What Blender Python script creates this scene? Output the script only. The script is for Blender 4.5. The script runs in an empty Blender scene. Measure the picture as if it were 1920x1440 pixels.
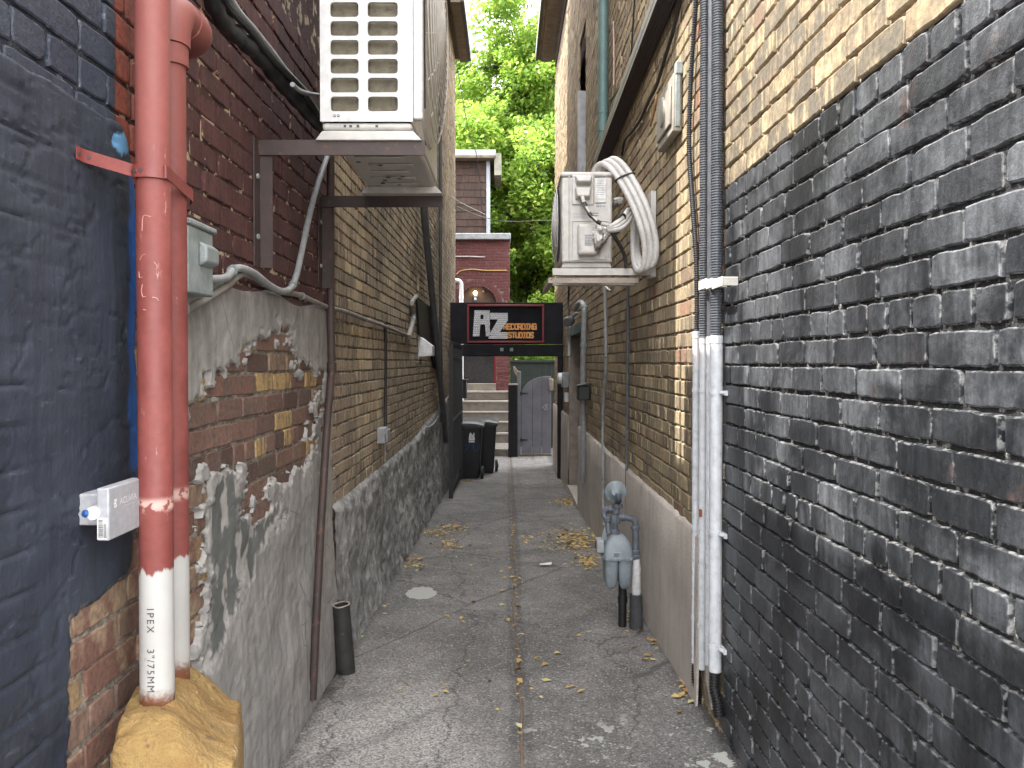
import bpy, bmesh, math, random
import numpy as np
from mathutils import Vector, Matrix
random.seed(7); RNG = np.random.default_rng(11)
S = bpy.context.scene; C = S.collection
R = math.radians
V = Vector
# ------------------------------------------------------------------ camera
HC, SL, F, VX, HY = 1.37, 0.0345, 1500.0, 951.0, 678.0     # eye height, fall of the alley, focal length in px, vanishing point
PITCH = R(1.0)
CY = HY + F * math.tan(PITCH)
cam = bpy.data.cameras.new("camera"); co = bpy.data.objects.new("camera", cam); C.objects.link(co); S.camera = co
co.location = (0, 0, HC); co.rotation_euler = (R(90) - PITCH, 0, 0)
cam.sensor_width = 36; cam.lens = F * 36 / 1920
cam.shift_x = (960 - VX) / 1920; cam.shift_y = -(720 - CY) / 1920
cam.clip_start = 0.05; cam.clip_end = 2000
# ------------------------------------------------------------------ sky, sun, exposure
w = bpy.data.worlds.new("World"); S.world = w; w.use_nodes = True
wt = w.node_tree; wt.nodes.clear()
sky = wt.nodes.new('ShaderNodeTexSky'); sky.sky_type = 'NISHITA'; sky.sun_disc = False
sky.sun_elevation = R(58); sky.sun_rotation = R(-95); sky.air_density = 1.0; sky.dust_density = 2.0
wn = wt.nodes.new('ShaderNodeTexNoise'); wn.inputs['Scale'].default_value = 2.2; wn.inputs['Detail'].default_value = 6
wr = wt.nodes.new('ShaderNodeValToRGB'); wr.color_ramp.elements[0].position = .22; wr.color_ramp.elements[1].position = .46
wm = wt.nodes.new('ShaderNodeMix'); wm.data_type = 'RGBA'; wm.inputs[7].default_value = (10.2, 10.2, 10.4, 1)
wb = wt.nodes.new('ShaderNodeBackground'); wb.inputs['Strength'].default_value = 0.13
wo = wt.nodes.new('ShaderNodeOutputWorld')
wt.links.new(wn.outputs['Fac'], wr.inputs['Fac']); wt.links.new(wr.outputs['Color'], wm.inputs[0])
wt.links.new(sky.outputs[0], wm.inputs[6]); wt.links.new(wm.outputs[2], wb.inputs[0]); wt.links.new(wb.outputs[0], wo.inputs[0])
SUN = V((1, .08, -1.6)).normalized()
sl = bpy.data.lights.new("sun", 'SUN'); sl.energy = 2.7; sl.angle = R(0.6); sl.color = (1, .95, .87)
so = bpy.data.objects.new("sun", sl); C.objects.link(so); so.location = (-10, 0, 20)
so.rotation_euler = SUN.to_track_quat('-Z', 'Y').to_euler()
S.view_settings.view_transform = 'Standard'; S.view_settings.look = 'None'
S.view_settings.gamma = 1; S.view_settings.exposure = 2.58
S.cycles.max_bounces = 8; S.cycles.diffuse_bounces = 5
# ------------------------------------------------------------------ picture point -> place in the alley
FW = V((0, math.cos(PITCH), -math.sin(PITCH))); UP = V((0, math.sin(PITCH), math.cos(PITCH)))
EYE = V((0, 0, HC))
def dr(px, py): return FW + V((1, 0, 0)) * ((px - VX) / F) + UP * ((CY - py) / F)
def wx(px, py, X): d = dr(px, py); return EYE + d * (X / d.x)
def wy(px, py, Y): d = dr(px, py); return EYE + d * (Y / d.y)
def wg(px, py): d = dr(px, py); return EYE + d * (-HC / (d.z + SL * d.y))
def gz(y): return -SL * min(max(y, -1), 17.0)
def project(X, Y, Z):
    ry = Y; rz = Z - HC
    dep = ry * math.cos(PITCH) - rz * math.sin(PITCH); up = ry * math.sin(PITCH) + rz * math.cos(PITCH)
    return VX + F * X / dep, CY - F * up / dep
# ------------------------------------------------------------------ number helpers
def vnoise(x, y, seed=0):
    xi = np.floor(x).astype(np.int64); yi = np.floor(y).astype(np.int64); xf = x - xi; yf = y - yi
    def h(a, b):
        n = (a * 374761393 + b * 668265263 + seed * 982451653) & 0x7fffffff
        n = ((n ^ (n >> 13)) * 1274126177) & 0x7fffffff
        return ((n ^ (n >> 16)) & 0xffff) / 65535.0
    u = xf * xf * (3 - 2 * xf); v = yf * yf * (3 - 2 * yf)
    return (h(xi, yi) * (1 - u) + h(xi + 1, yi) * u) * (1 - v) + (h(xi, yi + 1) * (1 - u) + h(xi + 1, yi + 1) * u) * v
def fbm(x, y, seed=0, o=4):
    a = 0; s = 0; k = 1.0
    for i in range(o):
        a = a + k * vnoise(x * 2 ** i, y * 2 ** i, seed + i); s += k; k *= .5
    return a / s
def polydist(px, py, poly):           # signed distance, positive inside
    d = np.full(px.shape, 1e9); ins = np.zeros(px.shape, bool); n = len(poly)
    for i in range(n):
        ax, ay = poly[i]; bx, by = poly[(i + 1) % n]
        ex, ey = bx - ax, by - ay
        t = np.clip(((px - ax) * ex + (py - ay) * ey) / (ex * ex + ey * ey + 1e-9), 0, 1)
        d = np.minimum(d, np.hypot(px - ax - t * ex, py - ay - t * ey))
        c = ((ay > py) != (by > py)) & (px < (bx - ax) * (py - ay) / ((by - ay) if by != ay else 1e-9) + ax)
        ins ^= c
    return np.where(ins, d, -d)
def spline(pts, n=8):
    P = [V(p) for p in pts]; P = [P[0] * 2 - P[1]] + P + [P[-1] * 2 - P[-2]]; out = []
    for i in range(1, len(P) - 2):
        a, b, c, d = P[i - 1:i + 3]
        for k in range(n):
            t = k / n
            out.append(.5 * ((2 * b) + (c - a) * t + (2 * a - 5 * b + 4 * c - d) * t * t + (3 * b - a - 3 * c + d) * t ** 3))
    return out + [P[-2]]
# ------------------------------------------------------------------ mesh builder
class MB:
    def __init__(s): s.v = []; s.f = []; s.m = []; s.mi = 0
    def add(s, vs, fs):
        o = len(s.v); s.v += [tuple(v) for v in vs]; s.f += [tuple(i + o for i in f) for f in fs]; s.m += [s.mi] * len(fs); return s
    def obox(s, c, ax, ay, az):
        c, ax, ay, az = V(c), V(ax), V(ay), V(az)
        vs = [c + ax * i + ay * j + az * k for k in (-1, 1) for j in (-1, 1) for i in (-1, 1)]
        return s.add(vs, [(0, 2, 3, 1), (4, 5, 7, 6), (0, 1, 5, 4), (2, 6, 7, 3), (0, 4, 6, 2), (1, 3, 7, 5)])
    def box(s, a, b):
        a, b = V(a), V(b); h = (b - a) / 2
        return s.obox((a + b) / 2, (abs(h.x), 0, 0), (0, abs(h.y), 0), (0, 0, abs(h.z)))
    def tube(s, pts, r, n=12, cap=True, closed=False):
        P = [V(p) for p in pts]; m = len(P); rr = r if isinstance(r, (list, tuple)) else [r] * m
        T = []
        for i in range(m):
            a = P[(i - 1) % m] if (i or closed) else P[0]; b = P[(i + 1) % m] if (i < m - 1 or closed) else P[-1]
            T.append((b - a).normalized())
        u = T[0].cross(V((0, 0, 1)))
        if u.length < .1: u = V((1, 0, 0)) - T[0] * T[0].x
        u.normalize(); vs = []; fs = []
        for i in range(m):
            if i:
                q = T[i - 1].rotation_difference(T[i]); u = q @ u
            u = (u - T[i] * u.dot(T[i])).normalized(); v = T[i].cross(u)
            for k in range(n):
                a = 2 * math.pi * k / n; vs.append(P[i] + (u * math.cos(a) + v * math.sin(a)) * rr[i])
        for i in range(m if closed else m - 1):
            j = (i + 1) % m
            for k in range(n):
                fs.append((i * n + k, i * n + (k + 1) % n, j * n + (k + 1) % n, j * n + k))
        if cap and not closed:
            fs.append(tuple(range(n - 1, -1, -1))); fs.append(tuple(range((m - 1) * n, m * n)))
        return s.add(vs, fs)
    def lathe(s, o, d, prof, n=24):
        o, d = V(o), V(d).normalized(); return s.tube([o + d * (t + i * 1e-6) for i, (t, r) in enumerate(prof)], [max(r, 1e-4) for t, r in prof], n) if False else s._lathe(o, d, prof, n)
    def _lathe(s, o, d, prof, n):
        u = d.orthogonal().normalized(); v = d.cross(u); vs = []; fs = []
        for t, r in prof:
            for k in range(n):
                a = 2 * math.pi * k / n; vs.append(o + d * t + (u * math.cos(a) + v * math.sin(a)) * max(r, 1e-4))
        for i in range(len(prof) - 1):
            for k in range(n): fs.append((i * n + k, i * n + (k + 1) % n, (i + 1) * n + (k + 1) % n, (i + 1) * n + k))
        fs.append(tuple(range(n - 1, -1, -1))); fs.append(tuple(range((len(prof) - 1) * n, len(prof) * n)))
        return s.add(vs, fs)
    def prism(s, poly, vec):
        P = [V(p) for p in poly]; n = len(P); vec = V(vec)
        nrm = V((0, 0, 0))
        for i in range(n): nrm += P[i].cross(P[(i + 1) % n])
        if nrm.dot(vec) > 0: P = P[::-1]
        vs = P + [p + vec for p in P]
        return s.add(vs, [tuple(range(n)), tuple(range(2 * n - 1, n - 1, -1))] + [(i, i + n, (i + 1) % n + n, (i + 1) % n) for i in range(n)])
    def ribbon(s, pts, hv, th):            # strip: path pts, half-height vector, thickness
        P = [V(p) for p in pts]; hv = V(hv); n = len(P); vs = []; fs = []
        for i, p in enumerate(P):
            t = (P[min(i + 1, n - 1)] - P[max(i - 1, 0)]).normalized(); nn = t.cross(hv).normalized() * th
            vs += [p - hv - nn, p + hv - nn, p + hv + nn, p - hv + nn]
        for i in range(n - 1):
            a, b = i * 4, i * 4 + 4
            for k in range(4): fs.append((a + k, a + (k + 1) % 4, b + (k + 1) % 4, b + k))
        fs += [(3, 2, 1, 0), ((n - 1) * 4, (n - 1) * 4 + 1, (n - 1) * 4 + 2, (n - 1) * 4 + 3)]
        return s.add(vs, fs)
    def build(s, name, mats, parent=None, loc=None, smooth=35, bev=0, seg=2):
        base = V(loc) if loc is not None else V((0, 0, 0))
        if parent is not None:
            base = V((0, 0, 0)); q = parent
            while q is not None: base += q.location; q = q.parent
        me = bpy.data.meshes.new(name)
        me.from_pydata([tuple(V(v) - base) for v in s.v], [], s.f)
        for m in (mats if isinstance(mats, (list, tuple)) else [mats]): me.materials.append(m)
        if any(s.m): me.polygons.foreach_set('material_index', s.m)
        bm = bmesh.new(); bm.from_mesh(me); bmesh.ops.recalc_face_normals(bm, faces=bm.faces); bm.to_mesh(me); bm.free()
        return link(name, me, parent, loc, smooth, bev, seg)
def link(name, me, parent=None, loc=None, smooth=35, bev=0, seg=2):
    if smooth:
        me.polygons.foreach_set('use_smooth', [True] * len(me.polygons)); me.set_sharp_from_angle(angle=R(smooth))
    me.update()
    o = bpy.data.objects.new(name, me); C.objects.link(o)
    if parent is not None: o.parent = parent
    elif loc is not None: o.location = loc
    if bev:
        b = o.modifiers.new("bevel", 'BEVEL'); b.width = bev; b.segments = seg; b.limit_method = 'ANGLE'; b.angle_limit = R(40)
    return o
def tag(o, label=None, cat=None, group=None, kind=None):
    if label: o['label'] = label
    if cat: o['category'] = cat
    if group: o['group'] = group
    if kind: o['kind'] = kind
    return o
def thing(name, label, cat, loc, group=None):
    o = bpy.data.objects.new(name, None); C.objects.link(o); o.location = V(loc); o.empty_display_size = .1
    return tag(o, label, cat, group)
def npmesh(name, verts, faces, mats, attrs=None, fmat=None):
    me = bpy.data.meshes.new(name); nv = len(verts); verts = np.asarray(verts, np.float32)
    me.vertices.add(nv); me.vertices.foreach_set('co', verts.ravel())
    faces = np.asarray(faces, np.int32); nf, k = faces.shape
    me.loops.add(nf * k); me.loops.foreach_set('vertex_index', faces.ravel())
    me.polygons.add(nf); me.polygons.foreach_set('loop_start', np.arange(0, nf * k, k, dtype=np.int32))
    me.update(calc_edges=True)
    for m in (mats if isinstance(mats, (list, tuple)) else [mats]): me.materials.append(m)
    if fmat is not None: me.polygons.foreach_set('material_index', np.asarray(fmat, np.int32))
    for an, arr in (attrs or {}).items():
        a = me.attributes.new(an, 'FLOAT_COLOR', 'POINT'); a.data.foreach_set('color', np.asarray(arr, np.float32).ravel())
    me.validate(); return me
def copy_thing(o, parent=None):
    c = o.copy(); C.objects.link(c)
    if parent is not None: c.parent = parent; c.matrix_parent_inverse = o.matrix_parent_inverse.copy()
    for ch in list(o.children): copy_thing(ch, c)
    return c
# ------------------------------------------------------------------ material helper
class G:
    def __init__(s, name):
        s.mat = bpy.data.materials.new(name); s.mat.use_nodes = True; s.t = s.mat.node_tree; s.t.nodes.clear()
        s.out = s.t.nodes.new('ShaderNodeOutputMaterial'); s.b = s.t.nodes.new('ShaderNodeBsdfPrincipled')
        s.t.links.new(s.b.outputs[0], s.out.inputs[0])
        s.pos = s.t.nodes.new('ShaderNodeNewGeometry').outputs['Position']; s.x, s.y, s.z = s.sep(s.pos)
        s.obj = None
    def set(s, sock, v):
        if isinstance(v, bpy.types.NodeSocket): s.t.links.new(v, sock)
        elif isinstance(v, (tuple, list)) and len(v) == 3 and sock.type == 'RGBA': sock.default_value = (*v, 1)
        else: sock.default_value = v
    def sep(s, v):
        n = s.t.nodes.new('ShaderNodeSeparateXYZ'); s.set(n.inputs[0], v); return n.outputs
    def comb(s, x, y, z):
        n = s.t.nodes.new('ShaderNodeCombineXYZ'); [s.set(n.inputs[i], q) for i, q in enumerate((x, y, z))]; return n.outputs[0]
    def m(s, op, a, b=0.0, c=None):
        n = s.t.nodes.new('ShaderNodeMath'); n.operation = op; s.set(n.inputs[0], a); s.set(n.inputs[1], b)
        if c is not None: s.set(n.inputs[2], c)
        return n.outputs[0]
    def noise(s, scale, detail=4, vec=None, rough=.55, dist=0):
        n = s.t.nodes.new('ShaderNodeTexNoise'); n.inputs['Scale'].default_value = scale; n.inputs['Detail'].default_value = detail
        n.inputs['Roughness'].default_value = rough; n.inputs['Distortion'].default_value = dist
        s.set(n.inputs['Vector'], vec if vec is not None else s.pos); return n.outputs['Fac']
    def vor(s, scale, vec=None, feat='F1'):
        n = s.t.nodes.new('ShaderNodeTexVoronoi'); n.feature = feat; n.inputs['Scale'].default_value = scale
        s.set(n.inputs['Vector'], vec if vec is not None else s.pos); return n.outputs['Distance'], n.outputs.get('Color')
    def vscale(s, sx, sy, sz):
        return s.comb(s.m('MULTIPLY', s.x, sx), s.m('MULTIPLY', s.y, sy), s.m('MULTIPLY', s.z, sz))
    def step(s, v, lo, hi, a=0.0, b=1.0):
        n = s.t.nodes.new('ShaderNodeMapRange'); n.interpolation_type = 'SMOOTHSTEP'
        for i, q in enumerate((v, lo, hi, a, b)): s.set(n.inputs[i], q)
        return n.outputs[0]
    def mix(s, fac, a, b, mode='MIX'):
        n = s.t.nodes.new('ShaderNodeMix'); n.data_type = 'RGBA'; n.blend_type = mode
        s.set(n.inputs[0], fac); s.set(n.inputs[6], a); s.set(n.inputs[7], b); return n.outputs[2]
    def ramp(s, fac, stops, const=False):
        n = s.t.nodes.new('ShaderNodeValToRGB'); r = n.color_ramp
        if const: r.interpolation = 'CONSTANT'
        while len(r.elements) < len(stops): r.elements.new(.5)
        for e, (p, c) in zip(r.elements, stops): e.position = p; e.color = (*c, 1)
        s.set(n.inputs[0], fac); return n.outputs[0]
    def attr(s, name):
        n = s.t.nodes.new('ShaderNodeAttribute'); n.attribute_name = name
        q = s.t.nodes.new('ShaderNodeSeparateColor'); s.t.links.new(n.outputs['Color'], q.inputs[0]); return q.outputs
    def bump(s, h, strength=.5, dist=.01, normal=None):
        n = s.t.nodes.new('ShaderNodeBump'); n.inputs['Strength'].default_value = strength; n.inputs['Distance'].default_value = dist
        s.set(n.inputs['Height'], h)
        if normal is not None: s.set(n.inputs['Normal'], normal)
        s.t.links.new(n.outputs[0], s.b.inputs['Normal']); return n.outputs[0]
    def mulc(s, col, f):       # colour * scalar
        return s.mix(1.0, col, s.comb3(f), 'MULTIPLY')
    def comb3(s, f):
        n = s.t.nodes.new('ShaderNodeCombineColor'); [s.set(n.inputs[i], f) for i in range(3)]; return n.outputs[0]
    def done(s, col, rough=.7, metal=0.0, spec=None):
        s.set(s.b.inputs['Base Color'], col); s.set(s.b.inputs['Roughness'], rough); s.set(s.b.inputs['Metallic'], metal)
        if spec is not None: s.set(s.b.inputs['Specular IOR Level'], spec)
        return s.mat
def pm(name, c1, c2=None, scale=14, rough=.6, bump=.15, metal=0.0, dirt=None, dthr=.58, dscale=30, spec=None):
    """two-tone weathered surface with fine grain, optional dirt or rust spots"""
    g = G(name); c2 = c2 or tuple(q * .72 for q in c1)
    n = g.noise(scale, 6); col = g.mix(g.step(n, .35, .68), c1, c2)
    n3 = g.noise(scale * 9, 3); col = g.mulc(col, g.step(n3, .2, .8, .84, 1.12))
    if dirt: col = g.mix(g.step(g.noise(dscale, 7, rough=.65), dthr, dthr + .08), col, dirt)
    if bump: g.bump(g.m('ADD', n, g.m('MULTIPLY', n3, .6)), bump, .004)
    rg = g.step(n3, .2, .8, max(rough - .1, .05), min(rough + .12, 1))
    return g.done(col, rg, metal, spec)
# ------------------------------------------------------------------ brickwork: every brick its own chipped block over a rough mortar bed
def brickwork(O, u, nrm, L, H, ch, bl, mats, name, parent, holes=(), near=lambda u, z: 1, seed=1, hdr=6, joint=.0075, jit=.0012, skip=None, mstep=.05, off=0.0, rec=.0075):
    rnd = random.Random(seed); O, u, nrm = V(O), V(u), V(nrm); up = V((0, 0, 1))
    vs, fs, at, mi = [], [], [], []
    base = V((0, 0, 0)); q = parent
    while q is not None: base += q.location; q = q.parent
    Ob = O - base
    def clipok(a, b, c, d): return not any(a >= h[1] - .01 or b <= h[0] + .01 or c >= h[3] - .01 or d <= h[2] + .01 for h in ()) 
    rows = int(H / ch)
    for r in range(rows):
        z0 = r * ch + joint / 2; z1 = (r + 1) * ch - joint / 2
        head = hdr and r % hdr == hdr - 2
        st = bl / 2 if head else bl
        s0 = -st * (.5 if r % 2 else 1.0) + off + rnd.uniform(-.02, .02); a = s0
        while a < L:
            w_ = st * rnd.uniform(.94, 1.06); b = a + w_; p, q_ = max(a + joint / 2, 0), min(b - joint / 2, L); a = b
            if q_ - p < .03: continue
            segs = [(p, q_)]
            for h in holes:
                if z1 - .01 > h[2] and z0 + .01 < h[3]:
                    ns = []
                    for (x0, x1) in segs:
                        if x1 <= h[0] or x0 >= h[1]: ns.append((x0, x1)); continue
                        if h[0] - x0 > .03: ns.append((x0, h[0]))
                        if x1 - h[1] > .03: ns.append((h[1], x1))
                    segs = ns
            for (x0, x1) in segs:
                if skip and skip((x0 + x1) / 2, (z0 + z1) / 2): continue
                lod = near((x0 + x1) / 2, (z0 + z1) / 2); nl, ns_ = ((2, 1), (3, 2), (8, 4))[lod]
                if x1 - x0 < bl * .6: nl = max(nl // 2, 1)
                r1, r2 = rnd.random(), rnd.random(); pro = rnd.gauss(0, .0012); tl = rnd.gauss(0, .0015)
                cs = [(x0, z0), (x1, z0), (x1, z1), (x0, z1)]; cnt = (nl, ns_, nl, ns_)
                dz = rnd.gauss(0, .0014)
                ring = []
                for k in range(4):
                    A, B = cs[k], cs[(k + 1) % 4]; n_ = cnt[k]
                    for i in range(n_): ring.append((A[0] + (B[0] - A[0]) * i / n_, A[1] + (B[1] - A[1]) * i / n_, i == 0))
                m = len(ring); cx, cz = (x0 + x1) / 2, (z0 + z1) / 2; b0 = len(vs)
                wob = [rnd.gauss(0, jit) for _ in range(m)]
                for (ins, dep, e) in ((0, -rec - .004, 1), (.0013, -.0022, 1), (.0048, 0, 0)):
                    for i, (x, z, cr) in enumerate(ring):
                        t = ins + wob[i] + (.0025 if cr and lod else 0)
                        hx, hz = (x1 - x0) / 2, (z1 - z0) / 2
                        X = cx + max(-hx + t, min(hx - t, x - cx)); Z = cz + max(-hz + t, min(hz - t, z - cz))
                        d = dep + pro + tl * (x - cx) / hx * (1 if dep > -.008 else 0) + (rnd.gauss(0, .0006) if ins > .005 else 0)
                        vs.append(Ob + u * X + up * (Z + dz) + nrm * d); at += [r1, r2, e, 1]
                for k in range(2):
                    for i in range(m):
                        j = (i + 1) % m; fs.append((b0 + k * m + i, b0 + k * m + j, b0 + (k + 1) * m + j, b0 + (k + 1) * m + i)); mi.append(0)
                fs.append(tuple(b0 + 2 * m + i for i in range(m))); mi.append(0)
    # mortar bed, with the openings left open
    us = sorted(set([0, L] + [i * mstep for i in range(1, int(L / mstep) + 1) if i * mstep < L - 1e-4] + [min(max(h[i], 0), L) for h in holes for i in (0, 1)]))
    zs = sorted(set([0, H] + [i * mstep for i in range(1, int(H / mstep) + 1) if i * mstep < H - 1e-4] + [min(max(h[i], 0), H) for h in holes for i in (2, 3)]))
    b0 = len(vs)
    for z in zs:
        for x in us:
            vs.append(Ob + u * x + up * z + nrm * (-rec + rnd.uniform(-.0035, .0025))); at += [rnd.random(), rnd.random(), .5, 1]
    nu = len(us)
    for j in range(len(zs) - 1):
        for i in range(nu - 1):
            x, z = (us[i] + us[i + 1]) / 2, (zs[j] + zs[j + 1]) / 2
            if any(h[0] < x < h[1] and h[2] < z < h[3] for h in holes) or (skip and skip(x, z) == 2): continue
            fs.append((b0 + j * nu + i, b0 + j * nu + i + 1, b0 + (j + 1) * nu + i + 1, b0 + (j + 1) * nu + i)); mi.append(1)
    me = bpy.data.meshes.new(name); me.from_pydata([tuple(v) for v in vs], [], fs)
    if u.cross(up).dot(nrm) < 0: me.flip_normals()
    for m_ in mats: me.materials.append(m_)
    me.polygons.foreach_set('material_index', mi)
    a_ = me.attributes.new('bk', 'FLOAT_COLOR', 'POINT'); a_.data.foreach_set('color', at)
    return link(name, me, parent, None, 22)
def coat(name, X, sgn, yr, zr, step, fn, mat, parent, smooth=60):
    ys = np.arange(yr[0], yr[1] + step / 2, step); zs = np.arange(zr[0], zr[1] + step / 2, step)
    Y, Z = np.meshgrid(ys, zs); px, py = project(X, Y, Z)
    h, at = fn(Y, Z, px, py)
    base = V((0, 0, 0)); q = parent
    while q is not None: base += q.location; q = q.parent
    vs = np.stack([np.full(Y.shape, X) + sgn * h - base.x, Y - base.y, Z - base.z], -1).reshape(-1, 3)
    nz, ny = Y.shape; i = np.arange(nz * ny).reshape(nz, ny)
    f = np.stack([i[:-1, :-1], i[:-1, 1:], i[1:, 1:], i[1:, :-1]], -1).reshape(-1, 4)
    keep = (h.ravel()[f] > -.016).any(1); f = f[keep]
    if sgn < 0: f = f[:, ::-1]
    used = np.unique(f); mp = np.full(len(vs), -1); mp[used] = np.arange(len(used))
    me = npmesh(name, vs[used], mp[f], mat, {'mk': at.reshape(-1, 4)[used]})
    return link(name, me, parent, None, smooth)
def ss(x, a, b):
    t = np.clip((x - a) / (b - a), 0, 1); return t * t * (3 - 2 * t)
def rgba(*ch):
    sh = ch[0].shape; return np.stack([np.broadcast_to(c, sh) for c in ch] + [np.ones(sh)], -1)
# ------------------------------------------------------------------ masonry materials
def brick_common(g, col, e, grain=1.0):
    n = g.noise(70, 5); n2 = g.noise(260, 2)
    col = g.mulc(col, g.step(n, .25, .75, .72, 1.22))
    g.bump(g.m('ADD', g.m('MULTIPLY', n, 1.0), g.m('MULTIPLY', n2, .5)), .55 * grain, .006)
    return col
# right wall: tan and sooty brick, its lower street end painted black
def right_brick():
    g = G('tan_brick'); a = g.attr('bk')
    col = g.ramp(a[0], [(0, (.40, .305, .175)), (.25, (.45, .355, .21)), (.5, (.37, .285, .17)), (.66, (.32, .245, .155)), (.8, (.42, .32, .18)), (.97, (.28, .19, .12)), (1, (.30, .15, .09))])
    st = g.noise(1.0, 6, g.vscale(20, 34, 3.0), .62)
    soot = g.m('MULTIPLY', g.step(st, .35, .60), g.step(a[2], 0, 1, 1, .25))
    col = g.mix(g.m('MULTIPLY', soot, g.step(a[1], .0, .9, .3, .88)), col, (.075, .061, .045)); nearsoot = g.m('MULTIPLY', g.step(g.y, 4.3, 3.3), g.m('MULTIPLY', g.step(g.noise(13, 7, g.vscale(1, 1, .8), .66), .38, .56), g.step(a[2], 0, 1, 1, .12))); col = g.mix(g.m('MULTIPLY', nearsoot, g.step(a[1], 0, .6, .62, .95)), col, (.105, .090, .068))
    big = g.noise(.9, 4); col = g.mulc(col, g.step(big, .3, .7, .82, 1.1))
    col = g.mix(g.m('MULTIPLY', a[2], .35), col, (.20, .17, .13))
    # red quoins of the corner at the conduits
    red = g.m('MULTIPLY', g.step(g.y, 3.12, 3.22), g.step(g.m('ADD', g.y, g.m('MULTIPLY', a[0], .5)), 3.75, 3.6))
    red = g.m('MULTIPLY', g.m('MULTIPLY', red, g.step(g.z, .62, .70)), g.step(a[1], .25, .3)); col = g.mix(g.m('MULTIPLY', red, .75), col, g.mix(g.step(st, .42, .6), (.34, .105, .055), (.10, .07, .05)))
    # black paint below one bed joint, up to the corner
    nz = g.noise(30, 3); nz2 = g.noise(5, 5)
    pz = g.step(g.m('ADD', g.z, g.m('MULTIPLY', nz, .012)), PAINTZ + .012, PAINTZ + .004)
    py_ = g.step(g.m('ADD', g.y, g.m('MULTIPLY', nz, .02)), 3.16, 3.14)
    pm_ = g.m('MULTIPLY', pz, py_)
    worn = g.m('MULTIPLY', g.step(g.noise(3.2, 7, None, .62, .6), .36, .66), g.step(a[1], 0, .8, .35, 1.05))
    pc = g.mix(worn, (.0100, .0115, .0140), (.078, .083, .092))
    pc = g.mix(g.m('MULTIPLY', g.step(nz2, .64, .74), .5), pc, (.075, .045, .036))
    stn = g.noise(1.0, 5, g.vscale(30, 60, 5)); pc = g.mulc(pc, g.step(stn, .3, .7, .72, 1.2))
    edge = g.m('MULTIPLY', a[2], g.step(g.noise(55, 4), .46, .60)); pc = g.mix(g.m('MULTIPLY', edge, .55), pc, (.26, .26, .26))  # pale brick edges: worn paint, plus the paint's highlights put into the colour
    spk = g.step(g.noise(110, 2), .74, .79); pc = g.mix(g.m('MULTIPLY', spk, .35), pc, (.26, .25, .24))
    col = g.mix(pm_, col, pc)
    col = brick_common(g, col, a[2], .55)
    rg = g.m('SUBTRACT', g.step(nz2, .3, .7, .82, .95), g.m('MULTIPLY', pm_, .50))
    return g.done(col, rg, 0, .45)
def right_mortar():
    g = G('tan_mortar'); n = g.noise(28, 6)
    col = g.mix(g.step(n, .38, .58), (.15, .13, .10), (.40, .35, .26))
    pz = g.step(g.z, PAINTZ + .012, PAINTZ + .004); py_ = g.step(g.y, 3.16, 3.14)
    w_ = g.step(g.noise(34, 5), .56, .66)
    col = g.mix(g.m('MULTIPLY', pz, py_), col, g.mix(w_, (.010, .010, .011), (.20, .195, .185)))
    g.bump(g.noise(120, 4), .9, .01); return g.done(col, .95)
PAINTZ = HC + .675
# street-end building on the left: maroon and navy paint over old brick
def left_brick():
    g = G('maroon_brick'); a = g.attr('bk')
    bare = g.ramp(a[0], [(0, (.24, .16, .11)), (.3, (.17, .085, .065)), (.55, (.21, .125, .095)), (.8, (.085, .045, .038)), (.91, (.12, .08, .06)), (.93, (.42, .29, .13)), (1, (.40, .27, .12))])
    dirt = g.step(g.noise(1, 6, g.vscale(16, 26, 12), .65), .46, .62); bare = g.mix(g.m('MULTIPLY', dirt, .7), bare, (.10, .082, .066))
    low = g.step(g.z, 1.02, .96); tan = g.mix(g.step(g.noise(11, 6), .40, .58), (.30, .215, .14), (.15, .075, .055))
    bare = g.mix(g.m('MULTIPLY', low, g.m('MULTIPLY', g.step(a[1], .25, .35), g.step(g.y, 2.3, 2.2))), bare, tan)
    n = g.noise(6, 5); st = g.noise(1, 5, g.vscale(20, 40, 3))
    mar = g.mix(g.step(n, .35, .7), (.060, .020, .019), (.100, .036, .032)); mar = g.mulc(mar, g.step(st, .3, .7, .72, 1.15))
    chip = g.m('MULTIPLY', g.m('MULTIPLY', a[2], 1.0), g.step(g.noise(34, 4), .60, .66)); mar = g.mix(chip, mar, (.40, .31, .20))
    sp = g.step(g.noise(9, 7, None, .7), .76, .78); mar = g.mix(sp, mar, (.36, .27, .15))
    col = g.mix(g.step(g.z, 1.57, 1.63), bare, mar)
    og = g.m('MULTIPLY', g.step(g.y, 1.785, 1.79), g.step(g.m('ADD', g.y, g.m('MULTIPLY', n, .05)), 1.92, 1.90)); og = g.m('MULTIPLY', og, g.step(g.z, 1.70, 1.75))
    col = g.mix(og, col, g.mix(g.step(st, .35, .65), (.26, .062, .036), (.16, .05, .035)))
    nv = g.m('MULTIPLY', g.step(g.m('ADD', g.y, g.m('MULTIPLY', g.noise(60, 3), .006)), 1.79, 1.786), g.step(g.z, 1.72, 1.78))
    navy = g.mix(g.step(n, .3, .7), (.027, .035, .054), (.040, .050, .070))
    we = g.m('MULTIPLY', a[2], g.step(g.noise(60, 4), .58, .66)); navy = g.mix(g.m('MULTIPLY', we, .6), navy, (.17, .19, .24))
    col = g.mix(nv, col, navy); col = brick_common(g, col, a[2], .8)
    return g.done(col, g.m('SUBTRACT', .85, g.m('MULTIPLY', nv, .32)))
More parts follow.
